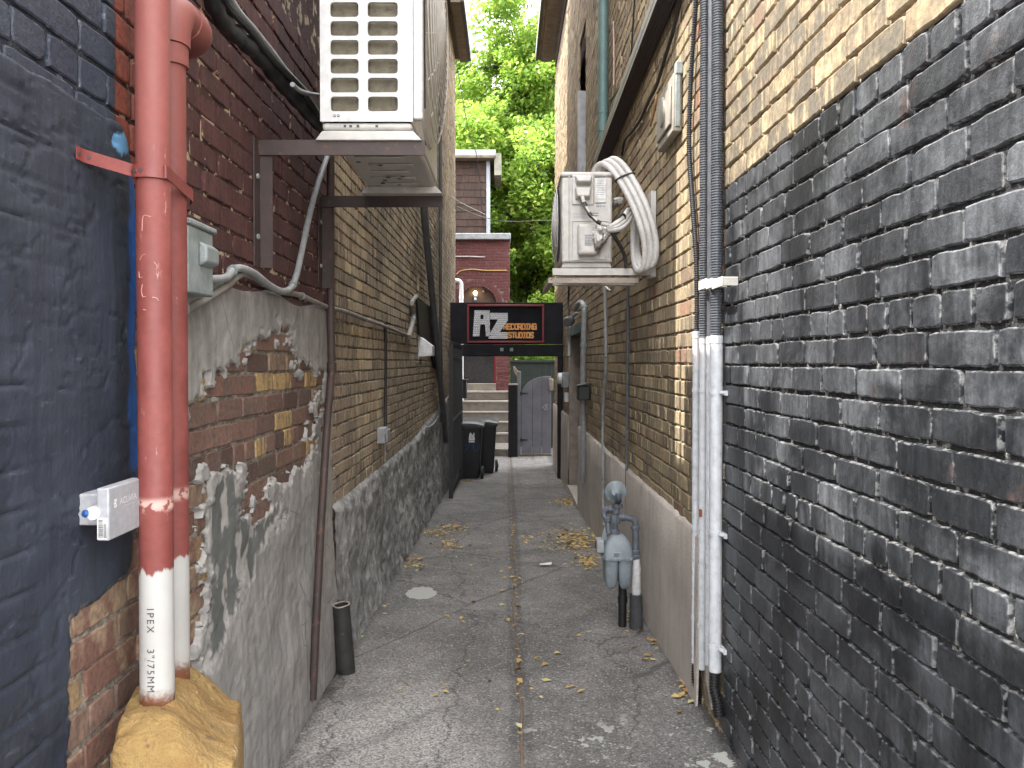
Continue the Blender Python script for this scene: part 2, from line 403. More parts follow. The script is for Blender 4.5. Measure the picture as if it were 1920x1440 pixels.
def left_mortar():
    g = G('old_mortar'); n = g.noise(30, 6)
    base = g.mix(g.step(n, .4, .6), (.13, .11, .09), (.26, .23, .19))
    mar = g.mix(g.step(g.noise(18, 6), .54, .60), (.050, .020, .018), (.42, .33, .22))
    col = g.mix(g.step(g.z, 1.57, 1.63), base, mar)
    nv = g.m('MULTIPLY', g.step(g.y, 1.79, 1.786), g.step(g.z, 1.72, 1.78))
    col = g.mix(nv, col, g.mix(g.step(n, .58, .68), (.014, .017, .027), (.10, .11, .14)))
    g.bump(g.noise(130, 4), .9, .01); return g.done(col, .95)
# tall building further in on the left: grey-brown brick
def far_brick():
    g = G('brown_brick'); a = g.attr('bk')
    col = g.ramp(a[0], [(0, (.37, .30, .20)), (.3, (.43, .35, .24)), (.55, (.33, .265, .185)), (.72, (.40, .305, .215)), (.86, (.45, .36, .225)), (.95, (.18, .155, .12)), (1, (.41, .29, .18))])
    st = g.noise(1, 6, g.vscale(18, 26, 3.5), .65); col = g.mix(g.m('MULTIPLY', g.step(st, .45, .62), g.step(a[1], .0, .8, .35, .92)), col, (.080, .068, .054))
    col = g.mulc(col, g.step(g.noise(.8, 5), .3, .7, .68, 1.12)); col = g.mulc(col, g.step(a[0], 0, 1, .85, 1.15))
    pnk = g.m('MULTIPLY', g.step(g.y, 4.6, 4.3), g.step(g.z, 1.5, 1.2)); col = g.mix(g.m('MULTIPLY', pnk, .4), col, (.27, .20, .16))
    col = brick_common(g, col, a[2]); return g.done(col, .9)
def far_mortar():
    g = G('brown_mortar'); n = g.noise(22, 6)
    col = g.mix(g.step(n, .46, .62), (.13, .118, .10), (.38, .345, .295)); g.bump(g.noise(110, 4), .9, .01); return g.done(col, .95)
def porch_brick():
    g = G('crimson_brick'); a = g.attr('bk'); col = g.mix(a[0], (.080, .020, .020), (.115, .031, .029))
    return g.done(brick_common(g, col, a[2]), .75)
def navy_coat():
    g = G('navy_plaster'); k = g.attr('mk'); n = g.noise(5, 6); st = g.noise(1, 5, g.vscale(30, 40, 3))
    col = g.mix(g.step(n, .3, .72), (.0215, .028, .043), (.031, .039, .056)); col = g.mulc(col, g.step(st, .3, .7, .85, 1.12))
    sc = g.step(g.noise(1, 5, g.vscale(6, 14, 60), .7), .62, .66); col = g.mix(g.m('MULTIPLY', sc, .35), col, (.10, .115, .15))
    col = g.mix(k[0], col, (.016, .085, .30)); col = g.mix(k[1], col, (.13, .32, .55)); col = g.mix(g.m('MULTIPLY', k[2], .8), col, (.22, .20, .18))
    g.bump(g.m('ADD', g.noise(16, 7, None, .62), g.m('ADD', g.m('MULTIPLY', g.noise(1, 5, g.vscale(60, 90, 14)), .35), g.m('MULTIPLY', g.noise(150, 3), .15))), .38, .012)
    return g.done(col, g.step(n, .3, .7, .50, .66))
def parge():
    g = G('grey_parging'); k = g.attr('mk'); n = g.noise(5, 7, None, .6); st = g.noise(1, 6, g.vscale(14, 22, 2.2), .6)
    col = g.mix(g.step(n, .3, .7), (.25, .242, .23), (.36, .347, .33)); col = g.mulc(col, g.step(st, .28, .7, .70, 1.12))
    col = g.mulc(col, g.step(g.z, 1.3, 1.62, 1.0, .8))
    col = g.mix(k[1], col, g.mix(g.step(n, .35, .65), (.10, .106, .101), (.15, .156, .149)))
    col = g.mix(g.m('MULTIPLY', k[2], .75), col, (.40, .38, .355)); col = g.mix(g.m('MULTIPLY', k[0], .6), col, (.30, .28, .26))
    cr = g.step(g.vor(4.2, None, 'DISTANCE_TO_EDGE')[0], .012, .004); col = g.mix(g.m('MULTIPLY', g.m('MULTIPLY', cr, g.step(n, .5, .6)), .6), col, (.08, .075, .07))
    g.bump(g.m('ADD', n, g.m('MULTIPLY', g.noise(120, 4), .35)), .55, .012); return g.done(col, .92)
def rubble():
    g = G('rough_render'); k = g.attr('mk'); n = g.noise(1, 8, g.vscale(9, 9, 7), .70, .5)
    col = g.mix(g.step(n, .40, .62), (.19, .19, .188), (.37, .368, .36)); col = g.mulc(col, g.step(g.noise(2, 3), .3, .7, .7, 1.1))
    g.bump(g.m('ADD', n, g.m('MULTIPLY', g.noise(90, 4), .5)), .8, .02); return g.done(col, .95)
def stucco():
    g = G('concrete_stucco'); n = g.noise(3, 6); st = g.noise(1, 5, g.vscale(10, 14, 1.6), .6); gr = g.noise(160, 3)
    col = g.mix(g.step(n, .3, .7), (.36, .322, .28), (.46, .415, .37)); col = g.mulc(col, g.step(st, .3, .7, .9, 1.05)); col = g.mulc(col, g.step(gr, .25, .75, .78, 1.18))
    dk = g.step(g.noise(1, 6, g.vscale(9, 9, 3)), .68, .74); col = g.mix(g.m('MULTIPLY', dk, .5), col, (.07, .062, .055))
    g.bump(gr, .7, .006); return g.done(col, .95)
def pavement():
    g = G('worn_pavement'); g2 = g
    sp = g.noise(105, 5, None, .85); sp2 = g.vor(120)[0]; n = g.noise(1.3, 6, None, .6, .6); n2 = g.noise(5, 6, None, .62)
    col = g.mix(g.step(n, .34, .66), (.118, .112, .107), (.180, .171, .163)); col = g.mulc(col, g.step(n2, .3, .7, .78, 1.15))
    # lighter cement-coloured patch at the left of the mouth, with long dark streaks in it
    dx = g.m('ADD', g.x, .48); dy = g.m('SUBTRACT', g.y, 2.95)
    d = g.m('SQRT', g.m('ADD', g.m('MULTIPLY', g.m('MULTIPLY', dx, dx), 3.4), g.m('MULTIPLY', g.m('MULTIPLY', dy, dy), .62)))
    lp = g.m('MULTIPLY', g.step(g.m('ADD', d, g.m('MULTIPLY', g.m('SUBTRACT', n2, .5), 1.6)), 1.0, .35), g.step(sp, .38, .60, .35, 1.0))
    strk = g.step(g.noise(1, 4, g.comb(g.m('ADD', g.m('MULTIPLY', g.x, 2.2), g.m('MULTIPLY', g.y, -1.6)), g.m('MULTIPLY', g.y, .7), 0), .5), .46, .60)
    lp = g.m('MULTIPLY', lp, g.step(strk, 0, 1, 1, .15)); col = g.mix(g.m('MULTIPLY', lp, .72), col, (.42, .405, .38))
    lp2 = g.step(g.m('ADD', g.m('ABSOLUTE', g.m('ADD', g.x, .42)), g.m('MULTIPLY', n2, .35)), .42, .2); lp2 = g.m('MULTIPLY', lp2, g.step(g.y, 7.5, 4.5)); col = g.mix(g.m('MULTIPLY', lp2, .10), col, (.24, .23, .215))
    # aggregate
    col = g.mulc(col, g.step(sp, .30, .70, .62, 1.36)); sc_ = g.vor(125)[1]; sr = g.t.nodes.new('ShaderNodeSeparateColor'); g.set(sr.inputs[0], sc_); col = g.mulc(col, g.step(sr.outputs[0], 0, 1, .72, 1.28)); col = g.mix(g.m('MULTIPLY', g.step(sr.outputs[1], .93, .95), .7), col, (.36, .345, .33)); col = g.mix(g.m('MULTIPLY', g.step(sr.outputs[2], .93, .95), .6), col, (.03, .03, .03)); ck = g.step(g.vor(1.15, g.comb(g.m('ADD', g.x, g.m('MULTIPLY', n2, .35)), g.m('ADD', g.m('MULTIPLY', g.y, .5), g.m('MULTIPLY', n2, .3)), 0), 'DISTANCE_TO_EDGE')[0], .010, .003); col = g.mix(g.m('MULTIPLY', ck, .6), col, (.035, .033, .03))
    # long joint
    jw = g.m('ABSOLUTE', g.m('SUBTRACT', g.m('SUBTRACT', g.x, .055), g.m('MULTIPLY', g.m('SUBTRACT', g.noise(1.1, 5), .5), .09)))
    jj = g.step(jw, .010, .003); col = g.mix(g.m('MULTIPLY', jj, g.step(n2, .38, .58, .35, .95)), col, (.17, .105, .062))
    dkj = g.step(g.m('ABSOLUTE', g.m('SUBTRACT', jw, .03)), .035, .0); col = g.mulc(col, g.step(dkj, 0, 1, 1, .74))
    # darker along the foot of the walls, white paint splashes near the street, pale patch
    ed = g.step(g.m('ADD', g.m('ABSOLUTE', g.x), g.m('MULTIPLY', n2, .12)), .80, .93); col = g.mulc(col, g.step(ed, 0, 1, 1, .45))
    wn_ = g.noise(7, 6, g.comb(g.x, g.m('MULTIPLY', g.y, .9), 0), .62); ww = g.m('MULTIPLY', g.step(wn_, .60, .62), g.m('MULTIPLY', g.step(g.y, 3.5, 3.1), g.step(g.x, .02, .12)))
    wn2 = g.m('MULTIPLY', g.step(g.noise(9, 6), .70, .72), g.step(g.y, 6.5, 4.5)); ww = g.m('MAXIMUM', ww, g.m('MULTIPLY', wn2, .6))
    p = PATCH; ex = g.m('DIVIDE', g.m('SUBTRACT', g.x, p[0]), .105); ey = g.m('DIVIDE', g.m('SUBTRACT', g.y, p[1]), .17)
    pe = g.m('ADD', g.m('SQRT', g.m('ADD', g.m('MULTIPLY', ex, ex), g.m('MULTIPLY', ey, ey))), g.m('MULTIPLY', g.m('SUBTRACT', g.noise(14, 4), .5), .7))
    ww = g.m('MAXIMUM', ww, g.step(pe, 1.0, .94)); col = g.mix(g.m('MULTIPLY', ww, .85), col, (.42, .42, .39))
    g.bump(g.m('ADD', g.m('MULTIPLY', sp, 1), g.m('ADD', g.m('MULTIPLY', n2, .8), g.m('MULTIPLY', jj, -1.5))), .7, .008)
    return g.done(col, .9)
PATCH = wg(790, 1110)
M = {}
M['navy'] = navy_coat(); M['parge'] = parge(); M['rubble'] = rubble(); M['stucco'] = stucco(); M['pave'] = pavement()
M['rb'] = right_brick(); M['rm'] = right_mortar(); M['lb'] = left_brick(); M['lm'] = left_mortar(); M['fb'] = far_brick(); M['fm'] = far_mortar(); M['pb'] = porch_brick()
M['pmort'] = pm('porch_mortar', (.11, .05, .045), (.24, .18, .155), 16, .9, .5)
M['roof'] = pm('roof_felt', (.07, .065, .06), None, 6, .9, .5)
M['earth'] = pm('ground_gravel', (.13, .12, .11), (.08, .075, .07), 3, .95, .6)
M['plain_brick'] = pm('street_masonry', (.16, .10, .08), (.10, .07, .055), 5, .9, .6)
# ------------------------------------------------------------------ ground
XL, XR = -.87, .85
def strip(name, xs, ys, mat, dz=0.0, wob=0.0):
    X, Y = np.meshgrid(xs, ys); Z = -SL * np.clip(Y, -1, 17) + dz
    if wob: Z = Z + wob * (fbm(X * 1.3, Y * 1.1, 5) - .5) + wob * .25 * (fbm(X * 9, Y * 9, 9) - .5) - .012 * np.exp(-((X - .055) / .02) ** 2)
    n, m = X.shape; i = np.arange(n * m).reshape(n, m)
    f = np.stack([i[:-1, :-1], i[:-1, 1:], i[1:, 1:], i[1:, :-1]], -1).reshape(-1, 4)
    o = link(name, npmesh(name, np.stack([X, Y, Z], -1).reshape(-1, 3), f, mat)); o['kind'] = 'structure'; return o
strip('ground', np.array([-400, -30, -6, -.9, .9, 6, 30, 400.]), np.array([-300, -20, -1, 2, 6, 10, 14, 17, 25, 60, 600.]), M['earth'], -.03)
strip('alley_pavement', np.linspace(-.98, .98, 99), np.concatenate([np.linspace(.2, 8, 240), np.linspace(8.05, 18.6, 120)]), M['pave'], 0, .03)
# ------------------------------------------------------------------ left, street end: navy and maroon building
EYZ = HC
b1 = thing('painted_building', 'low street-end building with navy and maroon painted brick side wall and peeling grey parging', 'building', (-1.2, 2.2, 0))
nearL = lambda u, z: 2 if u < 3.4 else 1
brickwork((XL, .6, -.16), (0, 1, 0), (1, 0, 0), 3.30, 3.78, .0745, .228, [M['lb'], M['lm']], 'wall', b1, near=nearL, seed=3, hdr=6, rec=.005, skip=lambda u, z: (z - .16 > 2.75))
mb = MB(); mb.box((-6, .62, -.3), (XL - .02, 3.9, 3.6)); mb.mi = 1; mb.box((-6.02, .6, 3.6), (XL + .0, 3.9, 3.64)); mb.build('shell', [M['plain_brick'], M['roof']], b1)
NAVY = [(-300, -120), (0, 100), (120, 170), (226, 236), (243, 300), (254, 420), (250, 640), (258, 880), (246, 985), (232, 1075), (180, 1122), (128, 1158), (124, 1300), (132, 1600), (-300, 1900)]
def navyfn(Y, Z, px, py):
    wob = (fbm(Y * 22, Z * 22, 3) - .5) * 26 + (fbm(Y * 90, Z * 90, 8) - .5) * 10
    d = polydist(px, py, NAVY) + wob * np.where(py > 980, 1.0, .35)
    rough = (fbm(Y * 4, Z * 6, 21) - .5) * .010 + (fbm(Y * 16, Z * 34, 31) - .5) * .0042 - .004 * ss(np.abs(fbm(Y * 4, Z * 11, 55) - .5), .02, .0)
    ghost = -.0065 * ss(np.abs(((Z + .16) / .0745) % 1 - .5), .40, .5) * ss(fbm(Y * 3, Z * 2, 77), .42, .6)
    h = ss(d, -9, 5) * .026 - .017 + rough * ss(d, 0, 20) + ghost
    blue = ss(px + (fbm(Y * 0 + 3, Z * 14, 4) - .5) * 12, 233, 240) * ss(py, 296, 312) * ss(py, 900, 860)
    lb = ss(np.hypot((px - 222) / 22, (py - 268) / 24) + (fbm(Y * 60, Z * 60, 6) - .5) * 1.2, 1.0, .8)
    rim = ss(d, 7, 2) * ss(fbm(Y * 40, Z * 40, 12), .50, .58) * ss(py, 900, 1000)
    return h, rgba(blue, lb, rim)
coat('navy_plaster', XL, 1, (.62, 1.90), (-.14, 2.15), .0065, navyfn, M['navy'], b1)
EXPO = [(488, 625), (508, 604), (533, 622), (530, 645), (556, 680), (560, 695), (597, 702), (598, 770), (588, 830), (566, 880), (520, 905), (500, 950), (492, 975), (458, 978), (462, 930), (440, 885), (396, 872), (352, 905), (330, 905), (330, 770), (384, 752), (382, 700), (440, 690), (462, 650)]
EDGE = [(320, 895), (378, 905), (372, 1000), (384, 1060), (374, 1180), (366, 1290), (320, 1310)]
DARK = [(392, 920), (430, 872), (448, 900), (462, 975), (498, 960), (528, 905), (520, 985), (482, 1040), (452, 1105), (424, 1180), (392, 1262), (372, 1285), (372, 1200), (388, 1110), (378, 1020)]
def pargefn(Y, Z, px, py):
    w1 = (fbm(Y * 12, Z * 14, 2) - .5) * 60 + (fbm(Y * 55, Z * 55, 5) - .5) * 30
    d = np.maximum(polydist(px, py, EXPO), polydist(px, py, EDGE)) + 6 + w1 * .55
    left = ss(fbm(Y * 15, Z * 19, 44), .54, .62) * ss(d, 40, 8) * 30; d = d - left
    top = (1.615 + .012 * np.sin(Y * 9) - Z) * 400
    cov = np.minimum(-d, top)
    rough = (fbm(Y * 4, Z * 5, 61) - .5) * .02 + (fbm(Y * 26, Z * 30, 62) - .5) * .007
    flare = .03 * ss(Z, .75, -.1)
    h = ss(cov, -7, 6) * .030 - .018 + (rough + flare) * ss(cov, 0, 14)
    dd = polydist(px, py, DARK) + w1 * .8; dark = ss(dd, -2, 4)
    h = h - .005 * dark * ss(cov, 0, 8)
    rim = np.maximum(ss(np.abs(dd + 3), 9, 3) * .8 * ss(fbm(Y * 30, Z * 30, 15), .4, .5), ss(cov, 14, 2) * .7 * ss(fbm(Y * 35, Z * 35, 19), .42, .55) * (py > 640))
    isl = ss(fbm(Y * 16, Z * 10, 90), .56, .62) * dark; rim = np.maximum(rim, isl * .9); dark = dark * (1 - isl)
    return h, rgba(ss(px, 590, 612), dark, rim)
coat('parging', XL, 1, (1.92, 3.90), (-.2, 1.66), .0065, pargefn, M['parge'], b1)
# ------------------------------------------------------------------ left, further in: tall brown brick building
b2 = thing('brown_brick_building', 'tall brown brick building along the left of the alley above a rough grey render base', 'building', (-1.2, 8, 0))
near2 = lambda u, z: 2 if u < 2.2 and z < 3.6 else (1 if u < 6 else 0)
brickwork((XL + .005, 3.915, .45), (0, 1, 0), (1, 0, 0), 9.485, 6.02, .0665, .222, [M['fb'], M['fm']], 'wall', b2, near=near2, seed=8, hdr=6, mstep=.08)
mb = MB(); mb.box((-8, 3.902, -.9), (XL - .018, 11.2, 9.0)); mb.box((-8, 11.2, -.9), (XL - .018, 13.4, 6.42)); mb.box((-8, 13.402, -.9), (-1.45, 18.2, 6.3)); mb.mi = 1; mb.box((-8, 3.902, 9.0), (XL, 11.2, 9.05)); mb.build('shell', [M['plain_brick'], M['roof']], b2)  # rear wing added unseen to block sun; upper height set to shade right wall
def plinthfn(Y, Z, px, py):
    top = .655 + .035 * (fbm(Y * 6, Y * 0, 3) - .5) + np.where(Y > 7.3, .05 * (Y - 7.3), 0)
    cov = (top - Z) / .012
    amp = .030; rough = (fbm(Y * 6, Z * 8, 71) - .5) * amp * 1.3 + (fbm(Y * 24, Z * 22, 72) - .5) * amp * .8
    h = ss(cov, -2, 3) * .04 - .018 + (rough + .03 * ss(Z, .3, -.3)) * ss(cov, 0, 5)
    return h, rgba(Y * 0, Y * 0, Y * 0)
coat('render_base', XL + .005, 1, (3.93, 13.4), (-.6, .95), .015, plinthfn, M['rubble'], b2)
# eaves at its low back end
M['eave'] = pm('eave_boards', (.15, .115, .08), (.09, .07, .05), 8, .7, .3); M['dgut'] = pm('dark_gutter', (.03, .027, .026), None, 8, .45, .1)
p = wy(870, 110, 13.3); EZ = p.z
mb = MB(); mb.box((XL - .05, 11.22, EZ + .05), (-.655, 13.45, EZ + .09)); mb.box((-.79, 11.22, EZ), (-.655, 13.45, EZ + .048)); mb.mi = 1; mb.box((-.652, 11.22, EZ + .01), (-.60, 13.45, EZ + .17)); mb.build('eave', [M['eave'], M['dgut']], b2)
# ------------------------------------------------------------------ right: one long building
b3 = thing('sooty_brick_building', 'long right-hand building of sooty tan brick with black painted street end', 'building', (1.2, 7, 0))
DY0, DY1 = wx(1088, 640, XR).y, wx(1069, 640, XR).y; DZ1 = wx(1078, 628, XR).z
wp0, wp1 = wx(1098, 200, XR), wx(1086, 200, XR); WZ0, WZ1 = wx(1092, 322, XR).z, wx(1092, 62, XR).z
holes = [(DY0 - .6, DY1 - .6, 0, DZ1 + .55), (wp0.y - .6, wp1.y - .6, WZ0 + .55, WZ1 + .55)]
CH = .0770; nrow = round((PAINTZ + .55) / CH); CH = (PAINTZ + .55) / nrow
near3 = lambda u, z: 2 if u < 3.4 and z < 3.6 else (1 if u < 7 else 0)
brickwork((XR, .6, -.55), (0, 1, 0), (-1, 0, 0), 13.75, 7.0, CH, .222, [M['rb'], M['rm']], 'wall', b3, holes=holes, near=near3, seed=5, hdr=7, mstep=.06, rec=.010)
mb = MB(); mb.box((XR + .35, .62, -.9), (8, 14.33, 6.6)); mb.box((XR + .02, .62, 6.5), (XR + .35, 14.33, 6.6)); mb.box((XR + .02, 14.25, -.9), (XR + .35, 14.33, 6.49)); mb.box((XR + .02, .62, -.9), (XR + .35, .75, 6.49)); mb.mi = 1; mb.box((XR, .6, 6.61), (8, 14.34, 6.65)); mb.build('shell', [M['plain_brick'], M['roof']], b3)
ZP = HC - .745
mb = MB(); ys = [3.36, DY0 - .03]; 
def plinth(y0, y1, nm):
    n = max(int((y1 - y0) / .04), 2); prof = [(.0, ZP), (-.018, ZP - .006), (-.028, ZP - .02), (-.030, ZP - .25), (-.032, -.2), (-.036, -.5), (-.045, -.75)]
    vs, fs = [], []
    for i in range(n + 1):
        y = y0 + (y1 - y0) * i / n
        for k, (x, z) in enumerate(prof):
            vs.append((XR + x + (random.gauss(0, .0012) if k < 3 else 0), y, z + (random.gauss(0, .004) if k < 3 else 0)))
    m = len(prof)
    for i in range(n):
        for k in range(m - 1): fs.append((i * m + k, (i + 1) * m + k, (i + 1) * m + k + 1, i * m + k + 1))
    fs.append(tuple(range(m))); fs.append(tuple(range(n * m, (n + 1) * m)))
    mb.add(vs, fs)
plinth(3.44, DY0 - .02, ''); plinth(DY1 + .02, 14.32, ''); mb.build('concrete_base', M['stucco'], b3, smooth=50)
mb = MB(); p = wy(1005, 104, 14.2); mb.box((p.x + .05, 11.5, p.z + .03), (XR + .1, 14.5, p.z + .07)); mb.box((p.x + .10, 11.5, p.z), (p.x + .30, 14.5, p.z + .028)); mb.mi = 1; mb.box((p.x, 11.5, p.z + .02), (p.x + .045, 14.5, p.z + .18)); mb.build('eave', [M['eave'], M['dgut']], b3)
M['dark_door'] = pm('dark_door_paint', (.035, .032, .03), None, 6, .5, .1); M['green_paint'] = pm('green_lintel_paint', (.10, .16, .145), (.07, .11, .10), 12, .7, .2)
M['beige'] = pm('beige_trim', (.30, .25, .21), (.22, .18, .15), 10, .8, .3); M['white_pvc'] = pm('white_plastic', (.62, .63, .64), (.50, .51, .52), 9, .35, .05, dirt=(.30, .28, .25), dthr=.66)
mb = MB(); mb.box((XR + .22, DY0, -.5), (XR + .26, DY1, DZ1 - .002)); d_ = mb.build('door', M['dark_door'], b3, bev=.004)
mb = MB(); mb.lathe((XR + .218, DY0 + .12, .65), (-1, 0, 0), [(0, .012), (.03, .012), (.032, .028), (.06, .03), (.07, .012)], 12); mb.build('handle', M['white_pvc'], d_)
mb = MB(); mb.box((XR - .02, DY0 - .05, DZ1), (XR + .2, DY1 + .05, DZ1 + .12)); mb.build('lintel', M['green_paint'], b3, bev=.005)
for ya_, yb_, zt_ in ((DY1 - .001, DY1 + .12, DZ1 - .003), (DY0 - .12, DY0 + .001, ZP + .25)): mb = MB(); mb.box((XR - .012, ya_, -.45), (XR + .2, yb_, zt_)); mb.build('door_jamb', M['beige'], b3, bev=.004)
mb = MB(); mb.box((XR - .035, DY0 - .02, -.52), (XR + .3, DY1 + .02, -.30)); mb.build('doorstep', M['stucco'], b3, bev=.006)
M['glass'] = pm('window_glass', (.02, .022, .025), None, 3, .08, 0); M['trim_white'] = pm('window_paint', (.42, .43, .45), (.33, .33, .34), 12, .6, .1)
mb = MB(); y0, y1 = wp0.y, wp1.y; mb.box((XR - .02, y1 - .10, WZ0), (XR + .1, y1 - .003, WZ1 - .55)); mb.box((XR + .05, y0 + .003, WZ0), (XR + .1, y0 + .06, WZ1 - .003)); mb.box((XR - .03, y0 - .03, WZ0 - .09), (XR + .1, y1 + .03, WZ0 - .003)); wf = mb.build('window', M['trim_white'], b3, bev=.004)
mb = MB(); mb.box((XR + .11, y0, WZ0), (XR + .12, y1, WZ1)); mb.build('pane', M['glass'], wf)
# ------------------------------------------------------------------ plainer materials for the objects
M['galv'] = pm('grey_galvanised', (.26, .29, .285), (.17, .20, .195), 16, .55, .25, 0, dirt=(.12, .10, .085), dthr=.64)
M['conduit'] = pm('grey_conduit', (.30, .31, .32), (.23, .235, .24), 20, .5, .1)
M['conduit_old'] = pm('dusty_conduit', (.23, .215, .195), (.17, .155, .14), 18, .75, .15)
M['brown_pipe'] = pm('brown_iron', (.060, .036, .030), (.040, .028, .025), 12, .6, .25, 0, dirt=(.13, .062, .032), dthr=.60)
M['rust'] = pm('brown_bracket_steel', (.052, .032, .028), (.036, .026, .024), 14, .6, .3, 0, dirt=(.10, .05, .032), dthr=.58)
M['rubber'] = pm('black_rubber', (.012, .012, .013), None, 20, .45, .15)
M['black_iron'] = pm('black_iron', (.016, .016, .018), (.010, .010, .011), 14, .5, .2)
M['ac'] = pm('cream_enamel', (.50, .485, .455), (.45, .435, .405), 3, .38, .03, 0, dirt=(.33, .28, .22), dthr=.64, dscale=9)
M['ac_white'] = pm('white_enamel', (.55, .55, .54), (.50, .50, .49), 3, .35, .03, 0, dirt=(.36, .32, .26), dthr=.65, dscale=9)
M['tape'] = pm('pale_line_wrap', (.47, .455, .435), (.40, .385, .365), 9, .5, .1)
M['foil'] = pm('crumpled_foil', (.55, .53, .5), (.30, .28, .26), 40, .3, 1.0, .9)
M['flex'] = pm('grey_flex_conduit', (.085, .092, .105), (.062, .068, .078), 24, .38, .05, 0, dirt=(.30, .30, .30), dthr=.69, dscale=16)
M['flex_dark'] = pm('dark_flex_conduit', (.035, .038, .045), None, 24, .4, .05)
M['brown_alu'] = pm('dark_brown_aluminium', (.040, .024, .021), (.031, .020, .018), 6, .38, .05); M['alu_side'] = pm('aluminium_side_reflection', (.23, .22, .17), (.19, .19, .175), 5, .5, .1)  # paler downspout side: grey-green reflection put into the colour
M['green_pipe'] = pm('green_downpipe_paint', (.105, .175, .165), (.085, .145, .138), 8, .5, .1)
M['meter_grey'] = pm('meter_grey_paint', (.21, .245, .265), (.165, .195, .215), 12, .42, .08, 0, dirt=(.10, .085, .07), dthr=.66)
M['pipe_grey'] = pm('pipe_grey_paint', (.105, .12, .14), (.08, .092, .108), 16, .4, .1)
M['beige_box'] = pm('dull_beige_box', (.29, .265, .225), (.23, .21, .18), 12, .6, .1)
M['paper'] = pm('label_paper', (.68, .68, .67), None, 20, .6, 0); M['ink'] = pm('dark_ink', (.06, .06, .065), None, 30, .6, 0); M['grey_ink'] = pm('grey_ink', (.30, .30, .31), None, 30, .6, 0)
M['pale_ink'] = pm('pale_ink', (.72, .72, .72), None, 30, .6, 0)
M['coil'] = pm('condenser_fins', (.15, .13, .085), (.095, .08, .052), 40, .45, .5, .3)
def red_mat():
    g = G('red_painted_plastic'); n = g.noise(7, 6); st = g.noise(1, 6, g.vscale(50, 50, 7), .65)
    red = g.mix(g.step(n, .3, .7), (.165, .036, .030), (.205, .052, .043)); red = g.mulc(red, g.step(g.noise(60, 4), .2, .8, .86, 1.1))
    fade = g.step(g.z, 1.62, 2.0); red = g.mix(g.m('MULTIPLY', fade, .45), red, (.235, .078, .066))
    scr = g.step(g.noise(1, 7, g.vscale(55, 55, 11), .75), .625, .65); red = g.mix(g.m('MULTIPLY', g.m('MULTIPLY', scr, g.step(g.noise(4, 4), .48, .60)), .85), red, (.42, .25, .21))
    band = g.step(g.m('ABSOLUTE', g.m('SUBTRACT', g.z, SCRZ)), .02, .004); red = g.mix(g.m('MULTIPLY', band, g.step(g.noise(45, 5), .42, .5)), red, (.45, .29, .25))
    wob = g.m('MULTIPLY', g.noise(1, 4, g.vscale(60, 60, 10)), .05)
    lowr = g.step(g.m('ADD', g.z, wob), REDZ + .022, REDZ + .030)
    wht = g.mix(g.step(g.noise(8, 5), .3, .7), (.43, .42, .40), (.37, .36, .34)); wht = g.mix(g.step(g.noise(26, 5), .70, .74), wht, (.28, .26, .24))
    col = g.mix(lowr, wht, red)
    br = g.step(g.m('ADD', g.z, g.m('ADD', g.m('MULTIPLY', g.noise(12, 4), .10), g.m('MULTIPLY', g.noise(140, 3), .04))), BRZ + .10, BRZ + .055)
    col = g.mix(br, col, (.14, .048, .018)); g.bump(g.m('ADD', st, n), .12, .004); return g.done(col, g.step(n, .3, .7, .58, .72))
REDZ = wy(292, 1070, 1.70).z; BRZ = wy(292, 1300, 1.70).z; SCRZ = wy(290, 945, 1.70).z
M['red'] = red_mat()
M['strap'] = pm('red_strap_paint', (.22, .052, .044), (.175, .04, .034), 20, .5, .2, 0, dirt=(.55, .36, .30), dthr=.68)
def yellow():
    g = G('yellow_painted_concrete'); n = g.noise(7, 7, None, .6); n2 = g.noise(30, 5)
    col = g.mix(g.step(n, .3, .68), (.235, .132, .040), (.315, .205, .072)); col = g.mix(g.step(n2, .62, .70), col, (.15, .085, .042))
    col = g.mix(g.step(g.noise(12, 6), .66, .70), col, (.50, .37, .20)); col = g.mix(g.m('MULTIPLY', g.step(g.noise(16, 4), .68, .72), .6), col, (.45, .20, .14))
    cr = g.step(g.vor(8, g.comb(g.m('ADD', g.x, g.m('MULTIPLY', n, .12)), g.m('ADD', g.y, g.m('MULTIPLY', n2, .03)), g.z), 'DISTANCE_TO_EDGE')[0], .02, .006); col = g.mix(g.m('MULTIPLY', g.m('MULTIPLY', cr, g.step(n, .56, .64)), .6), col, (.10, .06, .03)); col = g.mix(g.m('MULTIPLY', g.step(g.noise(3.5, 6), .50, .66), .5), col, (.17, .115, .06)); g.bump(g.m('ADD', g.m('MULTIPLY', g.noise(60, 6, None, .7), .8), n2), .85, .014); return g.done(col, .75)
M['yellow'] = yellow()
# ------------------------------------------------------------------ lettering
def textmesh(body, size, align='CENTER', spacing=1.0):
    cu = bpy.data.curves.new('lettering', 'FONT'); cu.body = body; cu.size = size; cu.align_x = align; cu.space_character = spacing; cu.resolution_u = 3
    o = bpy.data.objects.new('lettering', cu); C.objects.link(o); bpy.context.view_layer.update()
    me = bpy.data.meshes.new_from_object(o.evaluated_get(bpy.context.evaluated_depsgraph_get()))
    vs = [v.co.copy() for v in me.vertices]; fs = [tuple(p.vertices) for p in me.polygons]
    bpy.data.objects.remove(o); bpy.data.curves.remove(cu); bpy.data.meshes.remove(me); return vs, fs
def letter(mb, body, size, fn, align='CENTER', spacing=1.0):
    vs, fs = textmesh(body, size, align, spacing); mb.add([fn(v.x, v.y) for v in vs], fs)
